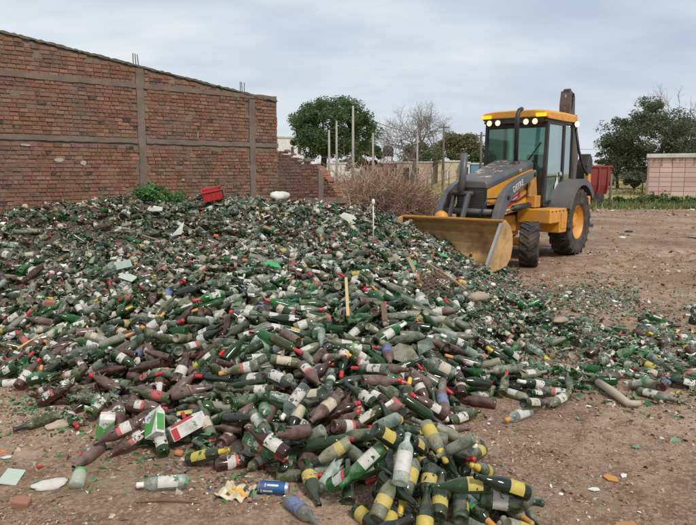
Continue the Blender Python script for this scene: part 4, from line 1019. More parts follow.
def rough_band(name, x0, x1, z, h, y0=-.022, mat=concrete, zf=None):
    rings = []; nn = max(4, int((x1-x0)/.09))
    for k in range(nn+1):
        x = x0+(x1-x0)*k/nn; j = rr.uniform(-.007, .007); j2 = rr.uniform(-.007, .007); yy = y0+rr.uniform(-.008, .006); zc = zf(x) if zf else z
        rings.append([Vector((x, yy, zc-h/2+j)), Vector((x, .03, zc-h/2+j)), Vector((x, .03, zc+h/2+j2)), Vector((x, yy, zc+h/2+j2))])
    return MB().loft(rings).build(name, mat, root)
rough_band('concrete_band', 0, colx[0]-.075, zu, .09); rough_band('concrete_band', colx[0]+.075, LW-.01, zu-.0, .09)
for a, b_ in ((0, colx[0]-.085), (colx[0]+.085, colx[1]-.075), (colx[1]+.075, LW+.02)): rough_band('concrete_band', a, b_, zm, .09)
# mossy mortar capping along the sloping top
rings = []
for k in range(220):
    x = LW*k/219; j = rr.uniform(-.012, .010); rings.append([Vector((x, -.030+rr.uniform(-.012, .01), topW(x)-.03+rr.uniform(-.012, .008))), Vector((x, .23, topW(x)-.05)), Vector((x, .21, topW(x)+.02+j)), Vector((x, -.02, topW(x)+.01+j))])
MB().loft(rings).build('wall_capping', moss, root)
for c, zt, w_ in ((colx[0], None, .145), (colx[1], zu-.06, .145), (colx[2], zu-.06, .145)):
    zt = zt or topW(c)-.05; rings = []
    for k in range(26):
        z = .3+(zt-.3)*k/25; e = rr.uniform(-.010, .010); e2 = rr.uniform(-.01, .01); yy = -.028+rr.uniform(-.005, .005); rings.append([Vector((c-w_/2+e, yy, z)), Vector((c+w_/2+e2, yy, z)), Vector((c+w_/2+e2, .05, z)), Vector((c-w_/2+e, .05, z))])
    MB().loft(rings).build('concrete_column', concrete, root)
rebm = paint('rebar', (.06, .045, .04), .8, .2)
for c in (colx[0], colx[1]-.15):
    for k in range(3):
        xx = c-.06+.055*k; dx = (.0 if k < 2 else .035) if c != colx[0] else 0
        MB().tube([(xx, .08, topW(c)-.1), (xx+dx*.4, .08+.02*k, topW(c)+.1), (xx+dx, .08+.03*k, topW(c)+.22)], .008, 6).build('rebar', rebm, root)
# mortar smears and one white drip
for px, py, w_, h_ in ((62, 160, .16, .07), (86, 163, .11, .09), (184, 180, .06, .05), (30, 145, .2, .04), (200, 135, .02, .11)):
    x = wx(px); z = wz(px, py); b = MB(); pts_ = [(x+w_*.5*math.cos(t)*rr.uniform(.7, 1.1), z+h_*.5*math.sin(t)*rr.uniform(.7, 1.1)) for t in [k*PI/5 for k in range(10)]]; b.prism(pts_, -.026, .0); b.build('mortar_smear', paint('smear', (.40, .37, .32), .95, .2), root)
# broken-down lower wall beyond its end
B0 = at(276, 200, 14.6); B1 = at(349, 200, 16.0); B0.z = B1.z = 0
LB_, aB = wall_frame(B0, B1); dB = (B1-B0).normalized()
def bx(px): u = (px-348)/FPX; return (u*B0.y-B0.x)/(dB.x-u*dB.y)
def bz_(px, py): t = bx(px); p = B0+dB*t; d = ray(px, py); return CAMH+d[2]*p.y/d[1]
prof = [(bx(276), bz_(276, 149)), (bx(284), bz_(284, 150)), (bx(296), bz_(296, 155)), (bx(305), bz_(305, 162)), (bx(316), bz_(316, 162.5)), (bx(326), bz_(326, 165)), (bx(332), bz_(332, 178)), (bx(339), bz_(339, 190)), (bx(348), bz_(348, 204))]
topB = lambda x: float(np.interp(x, [p[0] for p in prof], [p[1] for p in prof]))
root = empty('broken_wall', B0, aB); tag(root, 'broken-down lower brick wall with a crumbling end beside the shrubs', 'wall')
m = MB()
for k in range(20):
    x0, x1 = LB_*k/20, LB_*(k+1)/20; m.prism([(x0, -.1), (x1, -.1), (x1, max(topB(x1)-.09, 0)), (x0, max(topB(x0)-.09, 0))], .004, .2)
m.build('mortar_core', mortar, root)
cB = bx(320.5); bricks(root, LB_, .4, lambda x: topB(x)+.03, [(cB-.08, cB+.08, -1, bz_(320, 168))], BMD, seed=9)
MB().box(cB-.075, cB+.075, -.03, .05, .4, bz_(320, 167)).build('concrete_column', concrete, root, bevel=.01)
zb = bz_(300, 199); MB().box(0, LB_-.1, -.06, .0-.014, zb-.14, zb).build('concrete_band', concrete, root, bevel=.01)
# stepped broken end of bricks facing the lot, and loose rubble on the top
b = MB(); rr = random.Random(3)
for k in range(18):
    t = k/17; px, py = 322+26*t, 166+37*t; x = bx(px); z = bz_(px, py)-.03
    for j in range(2): b.box(x-.14, x+.07+rr.uniform(-.02, .03), -.02-.0+.11*j, .075+.11*j, z-.03, z+.035, Matrix.Translation((0, rr.uniform(-.02, .01), 0)))
b.build('broken_edge', brick_mat('fresh_broken_brick', 1.45), root)
b = MB()
for px, py, s_ in ((309, 161.5, .09), (302, 160, .06), (290, 152, .07), (314, 161, .06), (296, 155, .05)):
    x, z = bx(px), bz_(px, py); b.box(x-s_, x+s_, .0, .14, z-.01, z+s_*.8, taper=.7)
b.build('rubble_on_top', concrete, root, bevel=.015)
# ------------------------------------------------------------------ backhoe loader (local: x forward, y its left, z up, origin under the rear axle)
Lo = empty('backhoe_loader', (3.86, 13.60, -.01), R(231)); tag(Lo, 'orange and dark grey backhoe loader with lit cab lights and lowered bucket', 'backhoe loader'); LR = Lo
YEL = paint('machine_yellow', (.72, .32, .028), .42, .6, (.34, .20, .10), 4.5, var=.08)
DYL = paint('dirty_yellow', (.62, .28, .035), .5, .7, (.24, .15, .08), 3., var=.08)
GRY = paint('machine_grey', (.085, .088, .095), .42, .45, (.20, .17, .13), 2.5)
BLK = paint('machine_black', (.018, .018, .02), .45, .4, (.10, .08, .06), 4.)
TYR = paint('tyre_rubber', (.030, .028, .026), .85, .75, (.17, .115, .075), 5., bump=.3)
CHR = paint('cylinder_rod', (.75, .75, .75), .18, .1, metal=.9)
BKT = paint('bucket_worn', (.60, .37, .15), .5, .9, (.22, .11, .05), 2.4, metal=.1, bump=.3)
m_, nt, out = newmat('cab_glass'); n = N(nt)
tr = n('BsdfTransparent', Color=(.50, .70, .63, 1)); gl = n('BsdfGlossy', Roughness=.04, Color=(.9, .97, .95, 1)); df = n('BsdfDiffuse', Color=(.20, .30, .27, 1)); lw = n('LayerWeight', Blend=.28)
x1_ = n('MixShader', Fac=.08); n.link(tr.outputs[0], x1_.inputs[1]); n.link(df.outputs[0], x1_.inputs[2]); x2_ = n('MixShader'); n.link(mth(n, 'ADD', mth(n, 'MULTIPLY', lw.outputs[0], .45), .07), x2_.inputs[0]); n.link(x1_.outputs[0], x2_.inputs[1]); n.link(gl.outputs[0], x2_.inputs[2]); n.link(x2_.outputs[0], out.inputs[0]); GLS = m_
def text_ob(nm, cu):
    q = bpy.data.objects.new('tmp', cu); COL.objects.link(q); bpy.context.view_layer.update(); me = bpy.data.meshes.new_from_object(q.evaluated_get(bpy.context.evaluated_depsgraph_get())); bpy.data.objects.remove(q); return bpy.data.objects.new(nm, me)
# wheels
def wheel(x, y, Rr, w_, rim, nl, lug, steer=0.):
    e = empty('wheel', (x, y, Rr), steer); e.parent = Lo
    T = Matrix.Rotation(R(90), 4, 'X'); hw = w_/2; b = MB()
    prof = [(rim*.98, -hw*.80), (rim*1.12, -hw*.95), (Rr*.82, -hw*1.0), (Rr*.93, -hw*.93), (Rr*.955, -hw*.6), (Rr*.96, 0), (Rr*.955, hw*.6), (Rr*.93, hw*.93), (Rr*.82, hw*1.0), (rim*1.12, hw*.95), (rim*.98, hw*.80)]
    b.lathe(prof, T, 40)
    for k in range(nl):
        for s_ in (-1, 1):
            a0 = 2*PI*(k+(.5 if s_ > 0 else 0))/nl; da = 2*PI/nl
            ring = []
            for t, (yy, aa) in enumerate([(-.04*hw, 0.), (.45*hw, .42*da), (.93*hw, .80*da), (1.02*hw, .92*da)]):
                ang = a0+aa; ro = Rr if t < 3 else Rr*.88; ri = Rr*.90 if t < 3 else Rr*.80; th_ = lug/Rr/2
                ring.append([Vector((math.cos(ang+q)*r_, s_*yy, math.sin(ang+q)*r_)) for q, r_ in ((-th_*1.25, ri), (th_*1.25, ri), (th_, ro), (-th_, ro))])
            b.loft(ring)
    b.build('tyre', TYR, e, bevel=0)
    c = MB(); c.lathe([(rim*1.0, hw*.86), (rim*1.02, hw*.80), (rim*.90, hw*.70), (rim*.86, hw*.35), (rim*.5, hw*.18), (rim*.38, hw*.2), (.0, hw*.2)], T, 32); c.lathe([(rim*1.0, -hw*.86), (rim*1.02, -hw*.80), (rim*.90, -hw*.70), (rim*.86, -hw*.35), (rim*.5, -hw*.18), (.0, -hw*.2)], T, 32)
    c.build('rim', YEL, e, True)
    h_ = MB(); h_.lathe([(rim*.30, hw*.2), (rim*.28, hw*.62), (rim*.2, hw*.66), (0, hw*.66)], T, 16)
    for k in range(8): a = 2*PI*k/8; h_.tube([(math.cos(a)*rim*.40, -hw*.2, math.sin(a)*rim*.40), (math.cos(a)*rim*.40, -hw*.30, math.sin(a)*rim*.40)], .016, 6); h_.tube([(math.cos(a)*rim*.40, hw*.2, math.sin(a)*rim*.40), (math.cos(a)*rim*.40, hw*.30, math.sin(a)*rim*.40)], .016, 6)
    h_.lathe([(rim*.30, -hw*.2), (rim*.28, -hw*.5), (rim*.2, -hw*.55), (0, -hw*.55)], T, 16); h_.build('hub', YEL, e, bevel=0)
for s_ in (-1, 1): wheel(0, s_*.79, .665, .41, .34, 22, .055); wheel(2.1, s_*.86, .40, .32, .20, 17, .045, R(21))
# chassis
b = MB(); b.box(-.95, 2.45, -.30, .30, .55, .86); b.box(1.2, 2.5, -.24, .24, .46, .55); b.box(1.95, 2.25, -.12, .12, .34, .46); b.build('chassis', DYL, Lo, bevel=.02)
MB().box(2.02, 2.18, -.72, .72, .36, .50).build('front_axle', DYL, Lo, bevel=.03)
MB().tube([(0, -.6, .665), (0, .6, .665)], .14, 14).build('rear_axle', DYL, Lo)
b = MB(); b.prism([(.68, .52), (1.02, .52), (1.02, .72), (1.50, .72), (1.50, .98), (.62, .98)], .33, .98); b.build('side_tank', YEL, Lo, bevel=.02)
b = MB(); b.box(.72, .98, .985, .992, .60, .90); b.box(.79, .91, .992, 1.0, .70, .74); b.build('tank_hatch', YEL, Lo, bevel=.004)
b = MB(); b.prism([(.62, .52), (1.5, .52), (1.5, .98), (.62, .98)], -.98, -.33); b.build('battery_box', YEL, Lo, bevel=.02)
b = MB(); [b.box(.50+.0*k, .66, .78, 1.04, .36+.22*k, .385+.22*k) for k in range(2)]; b.box(.5, .52, .79, .81, .37, .9); b.build('cab_step', BLK, Lo, bevel=.005)
b = MB(); b.prism([(1.30, .98), (2.35, .88), (2.30, 1.10), (2.0, 1.2), (1.30, 1.32)], .335, .42); b.prism([(1.30, .98), (2.35, .88), (2.30, 1.10), (2.0, 1.2), (1.30, 1.32)], -.42, -.335); b.build('frame_tower', YEL, Lo, bevel=.012)
b = MB(); b.box(1.05, 1.32, -.60, .60, 1.0, 1.22); b.prism([(.98, 1.20), (1.34, 1.20), (1.26, 1.62), (1.08, 1.70)], .44, .50); b.prism([(.98, 1.20), (1.34, 1.20), (1.26, 1.62), (1.08, 1.70)], -.50, -.44); b.build('boom_mount', DYL, Lo, bevel=.012)
# hood
def sec(x, w_, zt, zb, drop=.085):
    return [Vector((x, y, z)) for y, z in [(-w_, zb), (-w_, zt-drop), (-w_*.95, zt-drop*.55), (-w_*.84, zt-drop*.12), (-w_*.3, zt), (w_*.3, zt), (w_*.84, zt-drop*.12), (w_*.95, zt-drop*.55), (w_, zt-drop), (w_, zb)]]
def hs(t): x = 1.02+(2.64-1.02)*t; return x, .42-.115*t, 1.90-.37*t**1.1
st = [hs(t/10) for t in range(11)]
MB().loft([sec(x, w_, z, z-.17) for x, w_, z in st]+[sec(2.69, .295, 1.50, 1.38, .05)]).build('hood', GRY, Lo, False, bevel=.015)
hood_ob = bpy.data.objects[-1] if False else None
MB().loft([[Vector((x, y, z_)) for y, z_ in ((-w_+.012, 1.08), (-w_+.012, z-.165), (w_-.012, z-.165), (w_-.012, 1.08))] for x, w_, z in st]).build('side_panel', YEL, Lo, bevel=.01)
MB().box(2.642, 2.68, -.29, .29, .86, 1.372).build('grille', BLK, Lo, bevel=.012)
b = MB(); [b.box(2.68, 2.684, -.25, .25, .93+.028*k, .938+.028*k) for k in range(15)]; b.build('grille_slats', GRY, Lo)
# dried mud / dust splash sitting on the hood
b = MB(); rr = random.Random(8)
for k in range(0):
    t = rr.uniform(.25, .85); x, w_, z = hs(t); y = rr.uniform(-.22, .12); s_ = rr.uniform(.02, .085); pts_ = []
    for j in range(8):
        a = 2*PI*j/8; q = s_*rr.uniform(.6, 1.2); xx = x+math.cos(a)*q*1.5; zz = hs(max(0, xx-1.02)/1.62)[2]; pts_.append((xx, y+math.sin(a)*q, zz+.003))
    b._add([Vector(p) for p in pts_], [tuple(range(8))])
for i_ in range(14):
    for j in range(6):
        q_ = []
        for di, dj in ((0, 0), (1, 0), (1, 1), (0, 1)):
            t = .12+.80*(i_+di)/14; x, w_, z = hs(t); y = -w_*.78+w_*1.56*(j+dj)/6; q_.append(Vector((x, y, z+.004-(.008 if abs(y) > w_*.6 else 0))))
        b._add(q_, [(0, 1, 2, 3)])
mm, nt, out = newmat('dried_mud'); n = N(nt); f_a = noise(n, 5.5, 7., .68)
pb = n('BsdfPrincipled', Base__Color=ramp(n, noise(n, 13., 4., .6), [(.38, (.42, .20, .09)), (.50, (.50, .40, .30)), (.60, (.60, .55, .47))]), Roughness=.9)
tb = n('BsdfTransparent'); xb = n('MixShader'); n.link(ramp(n, f_a, [(.53, 0.), (.60, .85)]), xb.inputs[0]); n.link(tb.outputs[0], xb.inputs[1]); n.link(pb.outputs[0], xb.inputs[2]); n.link(xb.outputs[0], out.inputs[0])
b.build('dried_mud', mm, Lo)
# exhaust
MB().tube([(1.42, .235, 1.72), (1.42, .235, 1.86)], .07, 14).tube([(1.42, .235, 1.84), (1.42, .235, 2.62), (1.40, .235, 2.72), (1.34, .235, 2.80), (1.24, .235, 2.83)], .042, 14).build('exhaust_pipe', BLK, Lo, True)
b = MB(); [b.box(1.3, 1.36, .425, .43, 1.36+.03*k, 1.372+.03*k) for k in range(5)]; b.build('hood_vent', BLK, Lo)
# cab
cw = .62; FX, RX = .98, -.38
def post(x0, z0, x1, z1, y, w_=.055, y1=None, m=BLK): return MB().bar((x0, y, z0), (x1, y if y1 is None else y1, z1), w_, w_*1.2).build('cab_pillar', m, Lo, bevel=.008)
for s_ in (-1, 1):
    post(FX+.02, 1.02, FX-.07, 2.62, s_*(cw-.0), .062); post(.10, 1.30, .08, 2.62, s_*(cw+.005), .05); post(RX+.02, 1.35, RX+.02, 2.62, s_*(cw-.01), .07)
b = MB(); b.box(RX, FX, -cw, cw, 1.0, 1.08); b.box(RX-.02, .42, -.60, .60, .86, 1.0); b.build('cab_floor', BLK, Lo, bevel=.01)
b = MB(); b.box(FX-.03, FX+.02, -cw+.03, cw-.03, 1.08, 1.60); b.build('firewall', BLK, Lo)
MB().box(FX-.07, FX-.03, -cw+.03, cw-.03, 2.50, 2.60).build('header_beam', BLK, Lo)
def pane(name, a, b_, c, d, nrm, t=.006, parent=Lo, mat=GLS):
    nrm = Vector(nrm).normalized()*t; v = [Vector(p) for p in (a, b_, c, d)]; m = MB(); m.loft([v, [p+nrm for p in v]]); return m.build(name, mat, parent)
pane('windscreen', (FX+.0, -cw+.04, 1.60), (FX+.0, cw-.04, 1.60), (FX-.06, cw-.04, 2.50), (FX-.06, -cw+.04, 2.50), (1, 0, 0))
pane('rear_window', (RX+.02, -cw+.04, 1.40), (RX+.02, cw-.04, 1.40), (RX+.02, cw-.04, 2.60), (RX+.02, -cw+.04, 2.60), (1, 0, 0))
for s_ in (-1, 1):
    pane('quarter_window', (RX+.06, s_*cw, 1.50), (.06, s_*cw, 1.40), (.05, s_*cw, 2.58), (RX+.06, s_*cw, 2.58), (0, 1, 0))
    d = pane('door', (.14, s_*cw, 1.14), (FX-.03, s_*cw, 1.10), (FX-.10, s_*cw, 2.58), (.12, s_*cw, 2.58), (0, 1, 0))
    f_ = MB(); y = s_*(cw+.012)
    for p, q in (((.14, 1.12), (.12, 2.58)), ((.12, 2.58), (FX-.10, 2.58)), ((FX-.10, 2.58), (FX-.03, 1.09)), ((FX-.03, 1.09), (.14, 1.12)), ((.14, 1.58), (FX-.055, 1.56))): f_.bar((p[0], y, p[1]), (q[0], y, q[1]), .028, .036)
    f_.build('door_frame', BLK, d); MB().tube([(.16, s_*(cw+.03), 1.46), (.16, s_*(cw+.055), 1.50), (.30, s_*(cw+.055), 1.50), (.30, s_*(cw+.03), 1.46)], .012, 7).build('door_handle', BLK, d)
    if s_ > 0:
        MB().prism([(.33, 1.26), (.52, 1.24), (.50, 1.42), (.43, 1.50), (.40, 1.64), (.34, 1.46)], .642, .646).build('white_notice', FO['white'], d)
        e_ = MB(); e_.lathe([(.052, -.002), (.052, .002)], Matrix.Translation((.22, .644, 1.62)) @ Matrix.Rotation(R(90), 4, 'X'), 20); e_.lathe([(.0, .0), (.04, .001)], Matrix.Translation((.22, .644, 1.62)) @ Matrix.Rotation(R(90), 4, 'X'), 20)
        e_.tube([(.20, .662, 1.60), (.215, .662, 1.63), (.235, .662, 1.635), (.245, .662, 1.66)], .006, 5); e_.tube([(.215, .662, 1.63), (.205, .662, 1.59)], .004, 5); e_.tube([(.235, .662, 1.635), (.25, .662, 1.60)], .004, 5); e_.build('round_emblem', FO['white'], d)
# roof
def rsec(x, z0, z1, w_): return [Vector((x, y, z)) for y, z in ((-w_, z0), (-w_, z1-.05), (-w_*.93, z1-.01), (-w_*.6, z1+.015), (0, z1+.02), (w_*.6, z1+.015), (w_*.93, z1-.01), (w_, z1-.05), (w_, z0))]
rf = MB().loft([rsec(-.56, 2.69, 2.77, .64), rsec(-.50, 2.655, 2.82, .67), rsec(.2, 2.645, 2.83, .68), rsec(.98, 2.655, 2.82, .68), rsec(1.08, 2.69, 2.80, .66)]).build('roof', YEL, Lo, bevel=.012)
MB().box(-.48, 1.04, -.635, .635, 2.60, 2.642).build('roof_lining', BLK, rf)
b = MB(); b.box(1.02, 1.06, -.60, .60, 2.59, 2.68); b.build('light_bar', BLK, rf)
LAMP = emis('work_lamp_lit', (1., .72, .38), 2.4); LAMPR = emis('work_lamp_glow', (1., .62, .24), 1.3); AMB = emis('amber_lamp_lit', (1., .42, .02), 1.6)
for y in (-.50, -.32, .26, .44):
    T = Matrix.Translation((1.06, y, 2.605)) @ Matrix.Rotation(R(90), 4, 'Y'); MB().lathe([(.060, -.05), (.068, .02), (.064, .035), (.055, .03)], T, 18).build('work_lamp', BLK, Lo, True)
    MB().mat(1).lathe([(.058, .027), (.040, .034)], T, 18).mat(0).lathe([(.040, .034), (0, .038)], T, 18).build('lamp_lens', [LAMP, LAMPR], bpy.data.objects[-1] if False else [o for o in Lo.children if o.name.startswith('work_lamp')][-1], True)
for s_ in (-1, 1): MB().box(1.075, 1.115, s_*.56-.10, s_*.56+.10, 2.69, 2.755).build('amber_lamp', AMB, Lo, bevel=.012)
T = Matrix.Translation((-.42, .68, 2.62)) @ Matrix.Rotation(R(-90), 4, 'X') @ Matrix.Rotation(R(35), 4, 'Y'); rl = MB().lathe([(.06, -.04), (.07, .02), (.06, .03)], T, 16).build('work_lamp', BLK, Lo, True); MB().lathe([(.06, .026), (.03, .04), (0, .042)], T, 16).build('lamp_lens', emis('rear_lamp_lit', (1., .80, .50), 2.2), rl, True)
# interior
b = MB(); b.box(-.15, .33, -.24, .24, 1.30, 1.44); b.box(-.2, -.05, -.23, .23, 1.44, 2.02, Matrix.Translation((-.02, 0, 0))); b.box(-.05, .2, -.15, .15, 1.08, 1.3); b.build('seat', paint('seat_cloth', (.05, .045, .04), .8, .3), Lo, bevel=.04)
b = MB(); b.tube([(.72, 0, 1.08), (.62, 0, 1.68)], .04, 8); T = Matrix.Translation((.61, 0, 1.70)) @ Matrix.Rotation(R(-18), 4, 'Y'); b.tube([T @ Vector((.19*math.cos(2*PI*k/18), .19*math.sin(2*PI*k/18), 0)) for k in range(19)], .015, 6, False); b.tube([T @ Vector((-.19, 0, 0)), T @ Vector((.19, 0, 0))], .014, 5); b.build('steering_wheel', BLK, Lo, True)
b = MB(); b.box(.80, .95, -.2, .2, 1.5, 1.66); b.build('dashboard', BLK, Lo, bevel=.03)
b = MB(); b.box(.0, .5, -.58, -.34, 1.1, 1.52); b.build('side_console', BLK, Lo, bevel=.03)
MB().tube([(FX+.02, .10, 1.66), (FX-.01, .38, 2.02), (FX-.02, .52, 2.22)], .013, 6).build('wiper_arm', BLK, Lo)
# rear fenders: arched dark grey shells over the rear wheels
for s_ in (-1, 1):
    arc = [(R(a), .765+.01*math.sin(a)) for a in range(18, 150, 7)]; rings = []
    pts_ = [(math.cos(a)*.76, .665+math.sin(a)*.80+.06) for a, _ in arc]
    pts_ = [(p[0]*1.0, min(p[1], 1.54)) for p in pts_]
    y0, y1 = s_*.56, s_*1.03; b = MB()
    for k in range(len(pts_)-1):
        a, c = pts_[k], pts_[k+1]; sh_ = lambda p, q: (p[0]*q, .665+(p[1]-.665)*q)
        b.prism([a, c, sh_(c, .955), sh_(a, .955)], min(y0, y1), max(y0, y1))
        b.prism([sh_(a, 1.004), sh_(c, 1.004), sh_(c, .86), sh_(a, .86)], min(y1, y1+s_*.015), max(y1, y1+s_*.015))
    b.build('fender', GRY, Lo)
# loader boom arms
mid = [(1.34, 1.63), (1.62, 1.56), (2.0, 1.45), (2.34, 1.33), (2.58, 1.17), (2.74, .95), (2.87, .68), (3.05, .42)]
thk = [.10, .15, .19, .22, .24, .22, .18, .14]
def offs(pl, th_, sgn):
    o = []
    for k, (x, z) in enumerate(pl):
        x0, z0 = pl[max(k-1, 0)]; x1, z1 = pl[min(k+1, len(pl)-1)]; L = math.hypot(x1-x0, z1-z0); nx_, nz_ = -(z1-z0)/L, (x1-x0)/L; o.append((x+sgn*nx_*th_[k]/2, z+sgn*nz_*th_[k]/2))
    return o
for s_ in (-1, 1):
    y0, y1 = sorted((s_*.50, s_*.62)); arm = MB()
    up_, dn = offs(mid, thk, 1), offs(mid, thk, -1)
    rings = [[Vector((dn[k][0], y0, dn[k][1])), Vector((dn[k][0], y1, dn[k][1])), Vector((up_[k][0], y1, up_[k][1])), Vector((up_[k][0], y0, up_[k][1]))] for k in range(len(mid))]
    a_ = arm.loft(rings).build('boom_arm', GRY, Lo, bevel=.01)
    if s_ > 0:
        cu = bpy.data.curves.new('lettering', 'FONT'); cu.body = 'DEERE'; cu.size = .15; cu.extrude = .002; cu.align_x = 'CENTER'; cu.align_y = 'CENTER'; cu.space_character = 1.05; cu.materials.append(FO['white'])
        t = text_ob('lettering', cu); COL.objects.link(t); t.parent = a_
        # text x runs from front to back of the arm (reads left to right from the machine's left side)
        dx, dz = -(2.30-1.85), (1.325-1.475); ang = math.atan2(-(1.325-1.475), 2.30-1.85)
        t.matrix_local = Matrix.Translation((2.12, .623, 1.412)) @ Matrix.Rotation(ang, 4, 'Y') @ Matrix(((-1, 0, 0, 0), (0, 0, 1, 0), (0, 1, 0, 0), (0, 0, 0, 1)))
    MB().tube([(3.03, s_*.46, .42), (3.03, s_*.66, .42)], .045, 10).build('pivot_pin', BLK, Lo)
    MB().tube([(1.5, s_*.56, 1.05), (2.15, s_*.56, 1.02)], .055, 12).build('lift_cylinder', BLK, Lo, True)
    MB().tube([(2.13, s_*.56, 1.02), (2.62, s_*.56, .98)], .028, 10).build('cylinder_rod', CHR, Lo, True)
MB().tube([(2.72, -.5, .97), (2.72, .5, .97)], .055, 14).build('cross_tube', GRY, Lo, True)
for s_ in (-1, 1):
    for x_, z_ in ((1.42, 1.61), (2.50, 1.22), (2.86, .70)):
        MB().tube([(x_, s_*.615, z_), (x_, s_*.645, z_)], .038, 10).build('pivot_bolt', BLK, Lo)
for y_, dz_ in ((.33, 0), (.36, .03)):
    MB().tube([(1.30, y_+.10, 1.24+dz_), (1.7, y_+.09, 1.12+dz_), (2.1, y_+.08, 1.10+dz_), (2.5, y_+.04, .98+dz_)], .014, 6).build('hydraulic_line', BLK, Lo, True)
for k in range(5): MB().tube([(.70+.18*k, .982, .94), (.70+.18*k, .992, .94)], .014, 6).build('tank_bolt', BLK, Lo)
# red sticker with lettering under the left arm
b = MB(); b.prism([(1.60, 1.16), (2.16, 1.02), (2.20, 1.10), (1.62, 1.36)], .424, .43); b.build('red_sticker', paint('sticker_red', (.62, .02, .04), .4, .15), Lo)
b = MB(); b.prism([(1.72, 1.20), (2.06, 1.105), (2.07, 1.125), (1.73, 1.225)], .431, .433); b.prism([(1.70, 1.27), (1.92, 1.20), (1.93, 1.22), (1.71, 1.295)], .431, .433); b.build('sticker_lettering', FO['white'], Lo)
MB().prism([(1.62, 1.13), (1.74, 1.10), (1.75, 1.15), (1.63, 1.18)], .431, .434).build('yellow_mark', FO['yellow'], Lo)
cu = bpy.data.curves.new('model_mark', 'FONT'); cu.body = '310'; cu.size = .075; cu.extrude = .001; cu.materials.append(FO['white']); t = text_ob('model_mark', cu); COL.objects.link(t); t.parent = Lo
t.matrix_local = Matrix.Translation((1.62, .405, 1.655)) @ Matrix.Rotation(R(12), 4, 'Y') @ Matrix(((-1, 0, 0, 0), (0, 0, 1, 0), (0, 1, 0, 0), (0, 0, 0, 1)))
# bucket linkage: upright cylinder, two levers, yellow knuckle
MB().tube([(2.80, -.14, 1.30), (2.74, -.14, 1.62), (2.71, -.14, 1.98)], .062, 14).build('bucket_cylinder', GRY, Lo, True)
MB().tube([(2.80, -.30, 1.28), (2.80, .10, 1.28)], .05, 12).build('link_pin', BLK, Lo, True)
b = MB(); b.bar((2.78, -.02, 1.30), (2.86, -.10, .72), .045, .10, (1, 0, 0)); b.bar((2.78, -.27, 1.30), (2.86, -.36, .72), .045, .10, (1, 0, 0)); b.bar((2.86, .05, 1.28), (3.10, .05, .80), .05, .09, (1, 0, 0)); b.build('bucket_lever', GRY, Lo, bevel=.01)
MB().lathe([(.0, -.12), (.08, -.10), (.12, -.03), (.12, .03), (.08, .10), (.0, .12)], Matrix.Translation((2.98, -.42, .86)) @ Matrix.Rotation(R(90), 4, 'X'), 16).build('yellow_knuckle', YEL, Lo, True)
MB().tube([(2.4, .40, 1.2), (2.75, .34, 1.2), (2.9, .30, .9)], .014, 6).build('hydraulic_hose', BLK, Lo, True)
# bucket: curved shell open to the front, side plates, cutting edge
BW = .98; sh_o = [(3.34, .88), (3.22, .80), (3.12, .65), (3.10, .46), (3.16, .28), (3.30, .16), (3.59, .115), (4.0, .10)]
sh_i = [(3.355, .852), (3.245, .78), (3.15, .64), (3.13, .465), (3.185, .30), (3.31, .19), (3.59, .145), (4.0, .125)]
bk = MB().strip(sh_o, sh_i, -BW, BW).build('bucket', BKT, Lo)
for s_ in (-1, 1):
    y0, y1 = sorted((s_*BW, s_*(BW+.03))); MB().prism([(3.37, .89)]+sh_o[1:]+[(4.04, .10), (4.02, .17), (3.50, .86)], y0, y1).build('side_plate', BKT, bk, bevel=.006)
    y0, y1 = sorted((s_*(BW+.001), s_*(BW+.045))); MB().prism([(3.50, .865), (3.56, .865), (4.07, .17), (4.0, .13)], y0+(.0 if s_ > 0 else -.0), y1).build('side_cutter', paint('worn_steel', (.42, .40, .37), .4, .4, metal=.6), bk)
MB().bar((3.345, -BW, .885), (3.345, BW, .885), .06, .035).build('bucket_lip', DYL, bk, bevel=.006)
MB().box(3.92, 4.09, -BW-.02, BW+.02, .09, .112).build('cutting_edge', paint('edge_steel', (.40, .36, .32), .4, .5, metal=.5), bk)
# backhoe at the rear: folded boom behind the cab
BH = MB(); BH.prism([(-1.02, .75), (-1.32, .75), (-1.34, 2.0), (-1.24, 3.28), (-1.02, 3.38), (-.96, 3.1), (-1.0, 2.0)], .09, .33); bo = BH.build('backhoe_boom', paint('boom_dark', (.10, .075, .065), .5, .5), Lo, bevel=.015)
MB().tube([(-1.0, .21, 2.3), (-.97, .21, 2.95)], .05, 10).build('boom_cylinder', BLK, bo, True); MB().tube([(-.97, .21, 2.9), (-1.02, .21, 3.3)], .024, 8).build('boom_rod', CHR, bo, True)
b = MB(); b.box(-1.20, -1.0, .10, .32, 3.18, 3.28); b.tube([(-1.1, .08, 3.28), (-1.1, .34, 3.28)], .06, 12); b.prism([(-1.2, 3.26), (-1.0, 3.26), (-1.02, 3.40), (-1.10, 3.43)], .14, .28); b.build('boom_knuckle', BLK, bo, bevel=.01)
for y, q in ((.10, .4), (.33, -.6), (.36, -.8)): MB().tube([(-1.1, .21, 3.40), (-1.08, y, 3.30), (-1.06, y+.03*q, 3.05), (-1.05, y+.1*q, 2.75)], .016, 6).build('boom_hose', BLK, bo, True)
b = MB(); b.prism([(-1.34, .75), (-1.62, .9), (-1.75, 1.9), (-1.55, 2.9), (-1.42, 2.9), (-1.5, 1.9)], .14, .28); b.build('dipper_arm', paint('boom_dark_two', (.10, .075, .065), .5, .5), Lo, bevel=.015)
b = MB(); b.box(-1.12, -.92, -.72, .72, .50, .72); b.box(-1.16, -.95, -.3, .55, .72, 1.05); b.build('rear_frame', DYL, Lo, bevel=.015)
